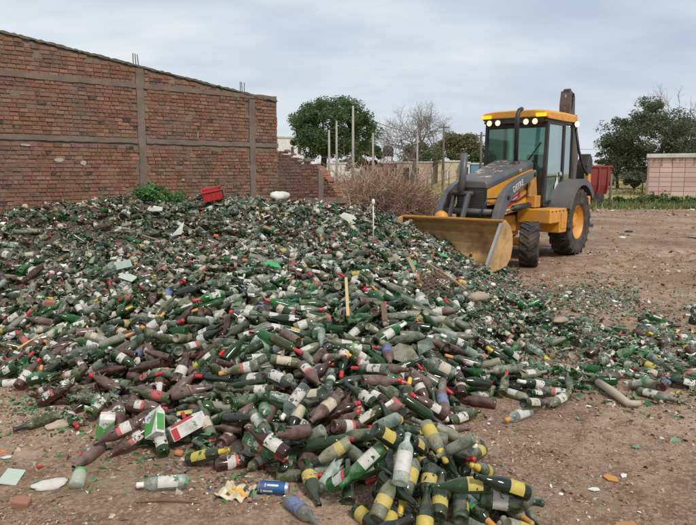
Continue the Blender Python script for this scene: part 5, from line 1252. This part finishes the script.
for s_ in (-1, 1):
    MB().prism([(-1.20, .55), (-1.0, .55), (-.95, 1.62), (-1.12, 1.62)], s_*.74-.05, s_*.74+.05).build('stabilizer_leg', YEL, Lo, bevel=.012); MB().box(-1.26, -.94, s_*.74-.11, s_*.74+.11, .49, .55).build('stabilizer_pad', BLK, Lo, bevel=.01)
MB().tube([(-.50, .64, 2.55), (-.62, .68, 2.1), (-.72, .76, 1.75), (-.86, .80, 1.6)], .028, 8).build('grab_rail', BLK, Lo, True)
b = MB(); b.prism([(-1.0, 1.45), (-1.25, 1.45), (-1.35, 1.9), (-1.2, 2.05), (-1.05, 1.8)], .50, .74); b.build('control_tower', BLK, Lo, bevel=.02)
# ------------------------------------------------------------------ trees and plants
BARK = paint('bark', (.055, .042, .033), .95, .4, bump=.5); BARK2 = paint('bark_grey', (.16, .13, .105), .95, .4); BARK3 = paint('bark_reddish', (.20, .13, .11), .95, .3)
LF = {'green': island_mat('leaf_green', [((.075, .135, .045), 4), ((.10, .175, .06), 4), ((.13, .20, .085), 2), ((.050, .090, .032), 2)], .75, .35, .4),
      'dusty': island_mat('leaf_dusty', [((.125, .155, .085), 4), ((.155, .18, .105), 3), ((.08, .11, .058), 3), ((.19, .205, .135), 1.5)], .8, .35, .45),
      'yellowish': island_mat('leaf_yellowish', [((.17, .17, .06), 4), ((.12, .14, .045), 3), ((.22, .19, .09), 2)], .8, .3, .25),
      'bush': island_mat('leaf_bush', [((.06, .12, .025), 4), ((.09, .16, .04), 2)], .8, .3, .25),
      'fresh': island_mat('leaf_fresh', [((.05, .22, .03), 4), ((.08, .28, .05), 3), ((.03, .12, .02), 2)], .7, .3, .3)}
def leaves(cen, rad, n_, size, rs, up=.0):
    """leaf quads around clump centres cen (k,3) with radius rad (k,)"""
    k = rs.integers(0, len(cen), n_); d = rs.normal(0, 1, (n_, 3)); d /= np.linalg.norm(d, axis=1)[:, None]; r_ = rs.uniform(0, 1, n_)**(1/2.2)
    c = cen[k]+d*r_[:, None]*rad[k]*np.array([1, 1, .72]); a = rs.normal(0, 1, (n_, 3)); a[:, 2] *= .5; a /= np.linalg.norm(a, axis=1)[:, None]; b = np.cross(a, rs.normal(0, 1, (n_, 3))); b /= np.linalg.norm(b, axis=1)[:, None]
    s_ = size*rs.uniform(.6, 1.4, n_)[:, None]; V_ = np.stack([c-a*s_, c-b*s_*.55, c+a*s_, c+b*s_*.55], 1).reshape(-1, 3); F_ = np.arange(n_*4).reshape(-1, 4); return V_, F_
def limb(b, p, d, L, r_, rs, depth, out, seg=6, bend=.25, droop=0., split=(2, 3), ratio=.72):
    path = [p.copy()]; dd = d.copy(); n_ = 4
    for k in range(n_):
        dd = (dd+Vector(rs.normal(0, bend/2, 3))+Vector((0, 0, -droop))).normalized(); path.append(path[-1]+dd*L/n_)
    b.tube(path, [r_*(1-.4*k/n_) for k in range(n_+1)], seg, False)
    if depth <= 0: out.append(path[-1]); return
    out.append(path[-1])
    for k in range(rs.integers(split[0], split[1]+1)):
        nd = (dd+Vector(rs.normal(0, .55, 3))).normalized(); q = path[-1] if k < 2 else path[rs.integers(2, n_)]
        limb(b, q, nd, L*ratio*rs.uniform(.8, 1.15), r_*.58, rs, depth-1, out, max(3, seg-1), bend, droop, split, ratio)
def tree(name, px, py, Y, crown, label, leaf, nl, lsize, seed, trunk_h=None, tr=.2, group=None, clumps=60, cat='tree', lean=0., low=.6, rk=1.):
    """crown: (cx px, cy px, half-width px, half-height px)"""
    rs = np.random.default_rng(seed); base = at(px, py, Y); base.z = -.05; root = empty(name, base); tag(root, label, cat, group)
    sc_ = Y/FPX; C = at(crown[0], crown[1], Y)-base; rx, rz = crown[2]*sc_, crown[3]*sc_; b = MB(); tips = []
    th = trunk_h or max(C.z-rz*.9, .6)
    b.tube([(0, 0, 0), (C.x*.1+lean, 0, th*.5), (C.x*.25+lean, 0, th)], [tr*1.25, tr, tr*.85], 9, False)
    for k in range(6):
        a = 2*PI*k/6+rs.uniform(0, 1); tgt = Vector((C.x+math.cos(a)*rx*.6, math.sin(a)*rx*.5, C.z+rs.uniform(-.2, .5)*rz)); p0 = Vector((C.x*.25+lean, 0, th)); m_ = (p0+tgt)/2+Vector((0, 0, rz*.12)); b.tube([p0, m_, tgt], [tr*.55, tr*.33, tr*.12], 6, False)
    b.build('trunk', BARK, root, True)
    d = rs.normal(0, 1, (clumps, 3)); d /= np.linalg.norm(d, axis=1)[:, None]; d[:, 2] = np.where(d[:, 2] < -low, -d[:, 2], d[:, 2])
    q = rs.uniform(.30, 1.08, clumps)**.6; cen = np.array(C)+d*q[:, None]*np.array([rx*.84, rx*.84, rz*.82]); rad = rk*rs.uniform(.10, .24, clumps)[:, None]*min(rx, rz*1.3)
    V_, F_ = leaves(cen, np.repeat(rad, 3, 1), nl, lsize, rs); np_obj('crown', V_, F_, LF[leaf], root); return root
def tree_np(cen_rad): pass
tree('broad_tree', 322, 196, 46, (331, 129, 50, 35), 'broad dark green umbrella-shaped tree behind the broken wall', 'green', 38000, .078, 2, tr=.24, clumps=190, trunk_h=2.7, low=.92)
tree('small_tree', 375, 190, 60, (366, 158, 22, 19), 'low dark green tree under the right side of the umbrella tree', 'green', 12000, .11, 5, tr=.12, clumps=40)
tree('round_tree', 655, 197, 62, (653, 141, 54, 46), 'large dusty dark green tree behind the pink building at right', 'dusty', 36000, .10, 7, tr=.3, clumps=190, trunk_h=2.2, low=.95)
tree('round_tree', 700, 197, 70, (704, 150, 30, 40), 'dusty green tree cut by the right picture edge', 'dusty', 22000, .12, 8, tr=.25, clumps=60)
tree('round_tree', 617, 197, 66, (614, 160, 19, 20), 'lighter lower tree at the left side of the big dusty tree', 'yellowish', 5000, .10, 12, tr=.15, clumps=40)
tree('sparse_tree', 455, 186, 105, (457, 151, 27, 20), 'sparse yellowish tree behind the beige wall left of the loader', 'yellowish', 16000, .15, 14, rk=1.6, tr=.18, clumps=60)
tree('sparse_tree', 575, 186, 110, (577, 167, 14, 9), 'pale bare-looking yellow tree seen just right of the cab', 'yellowish', 1600, .15, 17, tr=.15, clumps=40)
for k, (px, py, hw, hh, lf, lb) in enumerate([(422, 157, 26, 13, 'bush', 'bright green rounded bush behind the pink house'), (482, 160, 14, 12, 'bush', 'green bush seen right above the beige wall'), (390, 170, 12, 8, 'green', 'dark bush left of the pink house'), (345, 168, 14, 9, 'dusty', 'dusty bush behind the dry brush'), (300, 165, 12, 8, 'dusty', 'dusty bush under the umbrella tree'),
        (600, 181, 12, 6, 'dusty', 'low bush right of the red tipper'), (634, 180, 14, 7, 'dusty', 'rounded grey-green bush left of the pink building'), (520, 172, 24, 7, 'dusty', 'row bush behind the loader cab')]):
    tree('bush', px, 190, 98 if px < 560 else 55, (px, py, hw, hh), lb, lf, 7000, .15, 40+k, trunk_h=.3, tr=.05, rk=2.0, low=.9, clumps=44, cat='bush', group='bushes behind the lot')
def bare_tree(name, px, py, Y, h, label, seed, mat, tr=.22, depth=6, spread=.5):
    rs = np.random.default_rng(seed); base = at(px, py, Y); base.z = -.05; root = empty(name, base); tag(root, label, 'tree'); b = MB(); tips = []
    b.tube([(0, 0, 0), (.1*h/8, 0, h*.16), (.25*h/8, 0, h*.30)], [tr*1.2, tr, tr*.8], 8, False); b.build('trunk', mat, root, True)
    c = MB(); 
    for k in range(5):
        a = 2*PI*k/5+rs.uniform(0, .8); limb(c, Vector((.25*h/8, 0, h*.29)), Vector((math.cos(a)*spread, math.sin(a)*spread, 1)).normalized(), h*.285, tr*.55, rs, depth-1, tips, 5, .34, .0, (3, 4) if depth > 4 else (2, 3), .76)
    c.build('crown', mat, root); return tips
bare_tree('bare_tree', 412, 184, 88, 10.6, 'leafless grey tree standing behind the pink house', 6, BARK2, .24, 6, .62)
bare_tree('bare_tree', 688, 190, 78, 12., 'leafless reddish tree above the pink building at the right edge', 9, BARK3, .22, 5, .8)
bare_tree('bare_tree', 383, 186, 110, 6.5, 'thin leafless sapling beside the black water tank', 10, BARK2, .1, 4, .35)
# dry brush
DRY = island_mat('dry_twigs', [((.29, .165, .115), 4), ((.40, .25, .18), 4), ((.15, .095, .07), 3), ((.46, .35, .24), 2), ((.30, .30, .15), 1)], .95, .3)
def brush(px, py, Y, hw, h, n_, label, seed):
    rs = np.random.default_rng(seed); base = at(px, py, Y); base.z = 0; root = empty('dry_shrub', base); tag(root, label, 'shrub', 'dry shrubs beside the broken wall'); b = MB()
    for k in range(n_):
        a = rs.uniform(0, 2*PI); r0 = rs.uniform(0, .8)*hw; p = Vector((math.cos(a)*r0, math.sin(a)*r0*.7, rs.uniform(0, .5)*h)); d = Vector((math.cos(a)*.8+rs.normal(0, .7), math.sin(a)*.6+rs.normal(0, .6), rs.uniform(.1, 1.2))).normalized(); L = rs.uniform(.3, .8)*h; path = [p]
        for j in range(3): d = (d+Vector(rs.normal(0, .32, 3))+Vector((0, 0, -.14))).normalized(); path.append(path[-1]+d*L/3)
        b.tube(path, [.010, .008, .006, .004], 3, False)
        for j in (1, 2, 3):
            q = path[j]; e = (d+Vector(rs.normal(0, .9, 3))).normalized()*L*.35; b.tube([q, q+e*.5+Vector(rs.normal(0, .02, 3)), q+e], [.006, .005, .003], 3, False)
    b.build('twigs', DRY, root)
for k, (px, py, Y, hw, h, n_, lb) in enumerate([(362, 205, 17.5, .75, 1.75, 750, 'tall dry brown shrub next to the broken wall end'), (392, 206, 18.5, .95, 1.75, 950, 'wide dry reddish shrub in the middle of the brush'), (417, 208, 19.5, .8, 1.10, 560, 'low dry shrub at the right end of the brush'), (375, 203, 21., 1.2, 2.0, 800, 'dry shrub at the back of the brush'), (343, 203, 20., .8, 1.8, 450, 'dry shrub just behind the broken wall')]):
    brush(px, py, Y, hw, h, n_, lb, 60+k)
# rubble beside the brush
b = MB(); rs = random.Random(4)
# weeds and plants
def tuft(px, py, G, h, label, seed, n_=60, leaf='fresh', w_=.3, name='leafy_weed', fixed=None, cr=None, group=None, broad=.03):
    rs = np.random.default_rng(seed); g = fixed or (crest(px, cr) if cr else hit(px, py, G)); root = empty(name, (g[0], g[1], g[2]-.02)); tag(root, label, 'plant', group); st_ = MB(); lv = []
    for k in range(n_//6):
        a = rs.uniform(0, 2*PI); r0 = rs.uniform(0, 1)*w_; p = Vector((math.cos(a)*r0, math.sin(a)*r0*.5, 0)); d = Vector((math.cos(a)*.6, math.sin(a)*.4, 1)).normalized(); hh = h*rs.uniform(.5, 1.)*(1-.5*r0/w_); q = p+d*hh; st_.tube([p, (p+q)/2+Vector(rs.normal(0, .02, 3)), q], [.008, .006, .003], 4, False); lv += [list(p+(q-p)*t+Vector(rs.normal(0, .04, 3))) for t in rs.uniform(.25, 1., 9)]
    st_.build('stem', LF[leaf], root); c = np.array(lv); V_, F_ = leaves(c, np.full((len(c), 3), .05+broad), n_*9, broad, rs); np_obj('foliage', V_, F_, LF[leaf], root)
tuft(150, 197, None, .30, 'low green leafy plant on the crest under the wall column', 3, 90, 'fresh', .22, broad=.026, cr=11.0); tuft(171, 198, None, .17, 'lower green plant touching the larger plant on its right', 4, 50, 'fresh', .22, broad=.024, cr=11.2); tuft(103, 196, None, .2, 'small withered weed on the crest against the wall', 5, 20, 'yellowish', .2, broad=.014, cr=10.7)
for k, (px, Y, h, lf, lb) in enumerate([(659, 33, .95, 'bush', 'tallest green weed in front of the pink building'), (622, 34, .55, 'bush', 'green weed beside the fence post at right'), (640, 34, .5, 'bush', 'low green weed left of the tallest one'), (676, 33, .5, 'bush', 'low green weed right of the tallest one'), (690, 34, .55, 'bush', 'green weed at the right picture edge'), (648, 36, .45, 'yellowish', 'yellowish weed left of the tallest one')]):
    p = at(px, 195, Y); tuft(0, 0, None, h, lb, 70+k, 110, lf, .9, fixed=(p.x, p.y, 0), group='weeds in front of the pink building', broad=.06)
# grass blades over the far field, stuff
def grass(name, x0, x1, y0, y1, n_, h, cols, label, dens=None, seed=1, w_=.03):
    rs = np.random.default_rng(seed); x = rs.uniform(x0, x1, n_); y = y0*(y1/y0)**rs.uniform(0, 1, n_)
    k = rs.uniform(0, 1, n_) < np.clip((.5+vnoise(x, y, 1.2 if y1 < 12 else .35, seed+5)) if dens is None else dens(x, y), 0, 1); x, y = x[k], y[k]; n_ = len(x); a = rs.uniform(0, PI, n_); hh = h*rs.uniform(.4, 1.2, n_); z = gz(x, y); lx, ly = rs.normal(0, .35, n_)*hh, rs.normal(0, .35, n_)*hh
    V_ = np.stack([np.stack([x-np.cos(a)*w_, y-np.sin(a)*w_, z], -1), np.stack([x+np.cos(a)*w_, y+np.sin(a)*w_, z], -1), np.stack([x+lx, y+ly, z+hh], -1)], 1).reshape(-1, 3)
    tag(np_obj(name, V_, np.arange(n_*3).reshape(-1, 3), island_mat(name+'_mat', cols, .9, .3, .2)), label, 'grass', kind='stuff')
grass('field_grass', -10, 60, 31, 95, 42000, .16, [((.34, .28, .10), 5), ((.20, .24, .07), 3), ((.42, .34, .17), 3)], 'dry yellow green grass on the field behind the lot', w_=.05)
grass('moss_tufts', .7, 3.2, 3.3, 5.4, 5200, .018, [((.12, .15, .04), 3), ((.20, .21, .07), 2)], 'faint short grass patches on the bare dirt at lower right', dens=lambda x, y: np.where(bil(CZ, x, y) < .03, np.clip(vnoise(x, y, 2.2, 31)*1.6-.15, 0, 1), 0), w_=.003)
grass('edge_weeds', 5, 30, 29, 35, 9000, .30, [((.09, .15, .035), 4), ((.15, .20, .05), 2), ((.30, .26, .10), 2)], 'low green weeds along the far edge of the lot', seed=6, w_=.04)
# ------------------------------------------------------------------ houses and far things
PINK = paint('pink_block', (.62, .44, .40), .9, .5, (.42, .26, .22), .6, spec=.1); ROOFE = paint('roof_edge', (.60, .58, .55), .9, .6, (.22, .19, .16), 1.5)
def house(name, x0px, x1px, ytop, Y, label, mat, parts, depth=6., base=None, roofm=ROOFE, yaw=0.):
    a = at(x0px, ytop, Y); c = at(x1px, ytop, Y); root = empty(name, (a.x, Y, 0), yaw); tag(root, label, 'building'); W_ = c.x-a.x; Hh = a.z
    MB().box(0, W_, 0, depth, -.1, Hh).build('wall', mat, root, bevel=.02); MB().box(-.12, W_+.12, -.12, depth+.1, Hh, Hh+.22).build('roof', roofm, root, bevel=.02)
    for nm, p0, p1, q0, q1, m in parts:       # picture columns/rows on the front face
        X0_ = at(p0, q1, Y).x-a.x; X1_ = at(p1, q1, Y).x-a.x; Z1_, Z0_ = at(p0, q0, Y).z, max(at(p0, q1, Y).z, 0); o = MB().box(X0_, X1_, -.05, -.003, Z0_, Z1_).build(nm, m, root)
        MB().box(X0_-.1, X1_+.1, -.045, -.004, Z0_-.0, Z0_+.0+.12).box(X0_-.1, X0_, -.06, -.004, Z0_+.12, Z1_+.1).box(X1_, X1_+.1, -.06, -.004, Z0_+.12, Z1_+.1).build('frame', FO['white'], o)
    return root, W_, Hh
DARKW = paint('dark_opening', (.06, .05, .05), .7, .2); BRKH = paint('house_brick', (.36, .19, .14), .9, .4); BEI = paint('beige_wall', (.58, .50, .36), .9, .4, spec=.1); GRW = paint('grey_wall', (.40, .41, .36), .9, .4); WHW = paint('white_wall', (.70, .69, .66), .9, .3, spec=.1); BLW = paint('blue_wall', (.10, .25, .38), .8, .2)
house('pink_house', 397, 432.5, 163, 92, 'flat-roofed pink house with white framed door behind the brush', paint('pink_plaster', (.62, .45, .38), .9, .4, spec=.1), [('door', 403, 409, 168, 184, DARKW), ('window', 414, 419, 168, 174, DARKW)])
house('brick_house', 366, 396.5, 163.5, 92.5, 'low raw brick house left of the pink house', BRKH, [('window', 389, 394, 168, 176, DARKW), ('window', 372, 377, 168, 175, DARKW)])
house('beige_house', 438, 461, 162, 96, 'low beige wall building behind the left field posts', BEI, [('door', 443, 447, 170, 180, GRW)])
house('white_house', 462, 470, 163.5, 95, 'narrow white building with a dark doorway beside the beige one', WHW, [('door', 465, 468, 167, 181, DARKW)])
house('blue_shed', 471, 484, 164.5, 96, 'blue shed partly hidden by the loader', BLW, [])
house('white_house', 270, 303, 138, 95, 'tall white building seen under the umbrella tree', WHW, [('window', 291, 294, 147, 153, DARKW), ('window', 298, 301, 146, 154, DARKW)])
house('white_house', 318, 368, 164, 94, 'low white wall building behind the utility poles', WHW, [('window', 345, 349, 167, 171, DARKW)])
for px, py, r_, lb in ((388, 160, .9, 'black water tank on a frame beside the leafless sapling'), ):
    p = at(px, py, 97); t = empty('water_tank', (p.x, 97, 3.9)); tag(t, lb, 'water tank'); MB().lathe([(0, 1.6), (.5, 1.55), (.8, 1.2), (.8, 0), (0, 0)], None, 14).build('tank_body', BLK, t, True); b = MB(); [b.bar((sx_*.6, sy_*.6, 0), (sx_*.6, sy_*.6, -3.9), .12, .12) for sx_ in (-1, 1) for sy_ in (-1, 1)]; b.build('tank_frame', BRKH, t)
# pink block building at the right with gridded panels
a = at(648.5, 158, 46); root = empty('pink_building', (a.x, 46, 0), R(-24.5)); tag(root, 'pink precast panel building with grey roof edge at the right', 'building'); Hh = a.z
b = MB(); rs = random.Random(2); rows = 8; ch = Hh/rows
for k in range(rows):
    x = 0
    while x < 9:
        w_ = .78; b.box(x, x+w_-.03, -.04, .0, k*ch+.0, (k+1)*ch-.03); x += w_
b.build('panel_face', island_mat('pink_panels', [((.60, .43, .39), 4), ((.55, .38, .34), 3), ((.64, .47, .43), 3)], .9, .10), root)
MB().box(0, 9, .0, 6, -.1, Hh).build('wall', paint('pink_joint', (.50, .34, .30), .95, .3, spec=.1), root); MB().box(-.12, 9.2, -.18, 6.2, Hh, Hh+.28).build('roof', ROOFE, root, bevel=.03)
STK = paint('streak', (.40, .22, .15), .95, .4)
for k in range(60):
    x = rs.uniform(.1, 8.8); MB().box(x, x+rs.uniform(.03, .09), -.044, -.0405, Hh-rs.uniform(.15, .75), Hh-.01).build('rust_stain', STK, root); MB().box(-.03, .10, -.055, .02, 0, Hh).build('corner_pillar', PINK, root)
# red tipper trailer behind the loader
p = at(564, 185, 34); t = empty('red_tipper', (p.x, 33, 0), R(-8)); tag(t, 'rusty red tipper body standing behind the loader', 'trailer'); RED = paint('tipper_red', (.27, .035, .03), .6, .6, (.20, .07, .04), 1.5)
MB().loft([[Vector(v) for v in q] for q in ([(0, 0, .55), (1.75, 0, .55), (1.75, 1.6, .55), (0, 1.6, .55)], [(-.15, -.1, 1.0), (1.82, -.1, 1.0), (1.82, 1.7, 1.0), (-.15, 1.7, 1.0)], [(-.2, -.15, 1.95), (1.92, -.15, 1.95), (1.92, 1.75, 1.95), (-.2, 1.75, 1.95)])]).build('tipper_body', RED, t)
b = MB(); [b.box(.05+.42*k, .12+.42*k, -.19, -.12, .75, 1.9) for k in range(5)]; b.box(-.22, 1.95, -.20, -.12, 1.88, 1.97); b.build('body_rib', RED, t); MB().box(.2, 1.6, .3, 1.3, .35, .55).build('trailer_frame', BLK, t)
for x in (.45, 1.35):
    w_ = MB().lathe([(.0, -.1), (.2, -.12), (.33, -.09), (.33, .09), (.2, .12), (0, .1)], Matrix.Translation((x, .1, .33)) @ Matrix.Rotation(R(90), 4, 'X'), 18).build('wheel', TYR, t, True)
# utility poles and wires
PC = paint('pole_concrete', (.34, .33, .30), .9, .3, spec=.2); PW = paint('pole_wood', (.13, .11, .10), .9, .3); tops = {}
def pole(px, ytop, Y, r_, label, mat, arm=0.):
    p = at(px, ytop, Y); t = empty('utility_pole', (p.x, Y, 0)); tag(t, label, 'utility pole', 'utility poles behind the lot'); MB().tube([(0, 0, -.2), (0, 0, p.z)], [r_*1.25, r_*.8], 9).build('pole_shaft', mat, t, True)
    if arm: MB().box(-arm, arm, -.06, .06, p.z-.5, p.z-.38).build('crossarm', mat, t); [MB().tube([(q, 0, p.z-.38), (q, 0, p.z-.2)], .05, 6).build('insulator', PC, t) for q in (-arm*.9, 0.4*arm, arm*.9)]
    tops[px] = Vector((p.x, Y, p.z))
pole(329, 130, 40, .075, 'shorter concrete pole left of the thin white one', PC); pole(336.5, 121, 38, .065, 'thin pale pole rising through the umbrella tree', PC); pole(353, 106, 41, .085, 'tallest pole in front of the umbrella tree', PC, .0); pole(373, 133, 43, .075, 'pole right of the umbrella tree', PC)
pole(417.5, 135, 80, .12, 'pale concrete pole in front of the pink house', PC); pole(444, 124, 82, .14, 'dark wooden pole left of the beige building', PW, .7); pole(481.5, 132, 78, .15, 'dark wooden pole beside the loader cab', PW, .7)
WIRE = paint('wire', (.03, .03, .035), .6, 0.)
def wire(a, b_, sag, label, r_=.022):
    a, b_ = Vector(a), Vector(b_); m = MB(); m.tube([a.lerp(b_, t/12)-a+Vector((0, 0, -4*sag*(t/12)*(1-t/12))) for t in range(13)], r_, 4); o = m.build('overhead_wire', WIRE, None); o.location = a; tag(o, label, 'wire', 'overhead wires between the poles')
wire(tops[353]-Vector((0, 0, .3)), tops[444]-Vector((0, 0, .3)), 1.0, 'upper wire sagging from the tallest pole to the dark pole'); wire(tops[373]-Vector((0, 0, .2)), tops[444]-Vector((0, 0, 2.)), .5, 'wire from the right umbrella-tree pole to the dark pole'); wire(tops[373]-Vector((0, 0, 1.2)), tops[417.5]-Vector((0, 0, 1.2)), .5, 'lower wire to the pale concrete pole')
wire(tops[444]-Vector((0, 0, .4)), tops[481.5]-Vector((0, 0, .3)), .6, 'upper wire between the two dark wooden poles'); wire(tops[444]-Vector((0, 0, 1.6)), tops[481.5]-Vector((0, 0, .9)), .4, 'lower wire between the two dark wooden poles')
e = at(640, 146, 84); wire(tops[481.5]-Vector((0, 0, .35)), at(700, 138, 86), 1.6, 'upper wire passing behind the cab to the right'); wire(tops[481.5]-Vector((0, 0, 1.1)), at(700, 146, 86), 1.6, 'lower wire passing behind the cab to the right')
wire(tops[329]-Vector((0, 0, .2)), tops[353]-Vector((0, 0, 1.8)), .3, 'short wire between the first poles')
# field fence posts with wires
PWO = paint('fence_wood', (.17, .14, .11), .95, .3); fp = []
for k, (px, yt, Y, lb) in enumerate([(432, 170, 60, 'fence post nearest the pink house wall'), (449, 171, 64, 'fence post left of the beige door'), (427, 176, 34, 'leaning near fence post right of the brush'), (443, 170, 38, 'taller thin fence post in the yellow field'), (466, 167, 70, 'dark gate post near the blue shed'), (611, 174, 31, 'weathered fence post right of the red tipper'), (643, 176, 52, 'pale fence post beside the pink building'), (583, 178, 50, 'fence post peeking right of the stabilizer')]):
    p = at(px, yt, Y); o = MB().tube([(0, 0, -.2), (.02, 0, p.z*.5), (.04*(k % 3-1), 0, p.z)], [.065, .06, .05], 7).build('fence_post', PWO, None, True); o.location = (p.x, Y, 0); tag(o, lb, 'post', 'field fence posts'); fp.append((p.x, Y, p.z))
for a, b_, lb in ((2, 3, 'left field'), (5, 6, 'right field')):
    for q in (.35, .65, .92): pa, pb = fp[a], fp[b_]; m = MB(); m.tube([(0, 0, 0), (pb[0]-pa[0], pb[1]-pa[1], pb[2]*q-pa[2]*q)], .008, 4); o = m.build('fence_wire', WIRE, None); o.location = (pa[0], pa[1], pa[2]*q); tag(o, {.35: 'lowest', .65: 'middle', .92: 'top'}[q]+' wire of the fence in the '+lb, 'wire', 'fence wires')
# far scrub line
for k in range(16):
    px = 470+k*17 if k < 8 else 585+(k-8)*16; rs = np.random.default_rng(100+k); p = at(px, 180, 125+rs.uniform(-10, 10)); root = empty('far_shrub', (p.x, p.y, 0)); tag(root, ['low', 'round', 'ragged', 'tall'][k % 4]+' far shrub on the horizon, number '+['one', 'two', 'three', 'four'][k//4]+' of its kind from the left', 'shrub', 'far shrubs on the horizon')
    c = rs.normal(0, 1, (14, 3))*np.array([1.6, 1., .8])+np.array([0, 0, 1.5]); V_, F_ = leaves(c, np.full((14, 3), 1.0), 1100, .16, rs); np_obj('foliage', V_, F_, LF['dusty' if k % 3 else 'yellowish'], root)
# dump strip along the far edge: single bags and scraps
for k, (px, py, s_, lb, mt) in enumerate([(570+16, 213, .20, 'white bag at the rear wheel side of the debris strip', wp), (636, 206, .28, 'dark plastic bag in the debris strip near the tallest weed', BLK), (655, 208, .18, 'white scrap near the tallest weed', wp), (676, 208, .22, 'grey bag in the debris strip before the pink building', ROOFE), (692, 210, .2, 'white bag in the debris strip at the right edge', wp), (612, 211, .16, 'pale scrap at the foot of the fence post', wp), (622, 235, .14, 'small dark scrap in the middle of the dirt lot', BLK), (629, 232, .2, 'thin black plastic strip on the dirt lot', BLK), (622, 238, .16, 'white scrap on the dirt lot', wp), (425, 209, .18, 'pale rubble lump at the right foot of the brush', concrete), (437, 212, .16, 'grey rubble lump between brush and bucket', concrete), (415, 212, .2, 'light rubble lump in front of the brush', concrete)]):
    g = gnd(px, py); rsd = np.random.default_rng(200+k); b = MB(); ns, nr = 10, 6; s_ *= .55
    vs = [(s_*(1+.25*rsd.normal())*math.sin(PI*j/nr)*math.cos(2*PI*i_/ns), s_*.6*(1+.2*rsd.normal())*math.sin(PI*j/nr)*math.sin(2*PI*i_/ns), s_*.35*math.cos(PI*j/nr)) for j in range(nr+1) for i_ in range(ns)]
    b._add(vs, [(j*ns+i_, (j+1)*ns+i_, (j+1)*ns+(i_+1) % ns, j*ns+(i_+1) % ns) for j in range(nr) for i_ in range(ns)]); nm = 'rubble_lump' if 'rubble' in lb else ('plastic_bag' if 'bag' in lb else 'plastic_scrap'); o = b.build(nm, mt, None, True); o.location = (g.x, g.y, s_*.12); tag(o, lb, nm.replace('_', ' '))
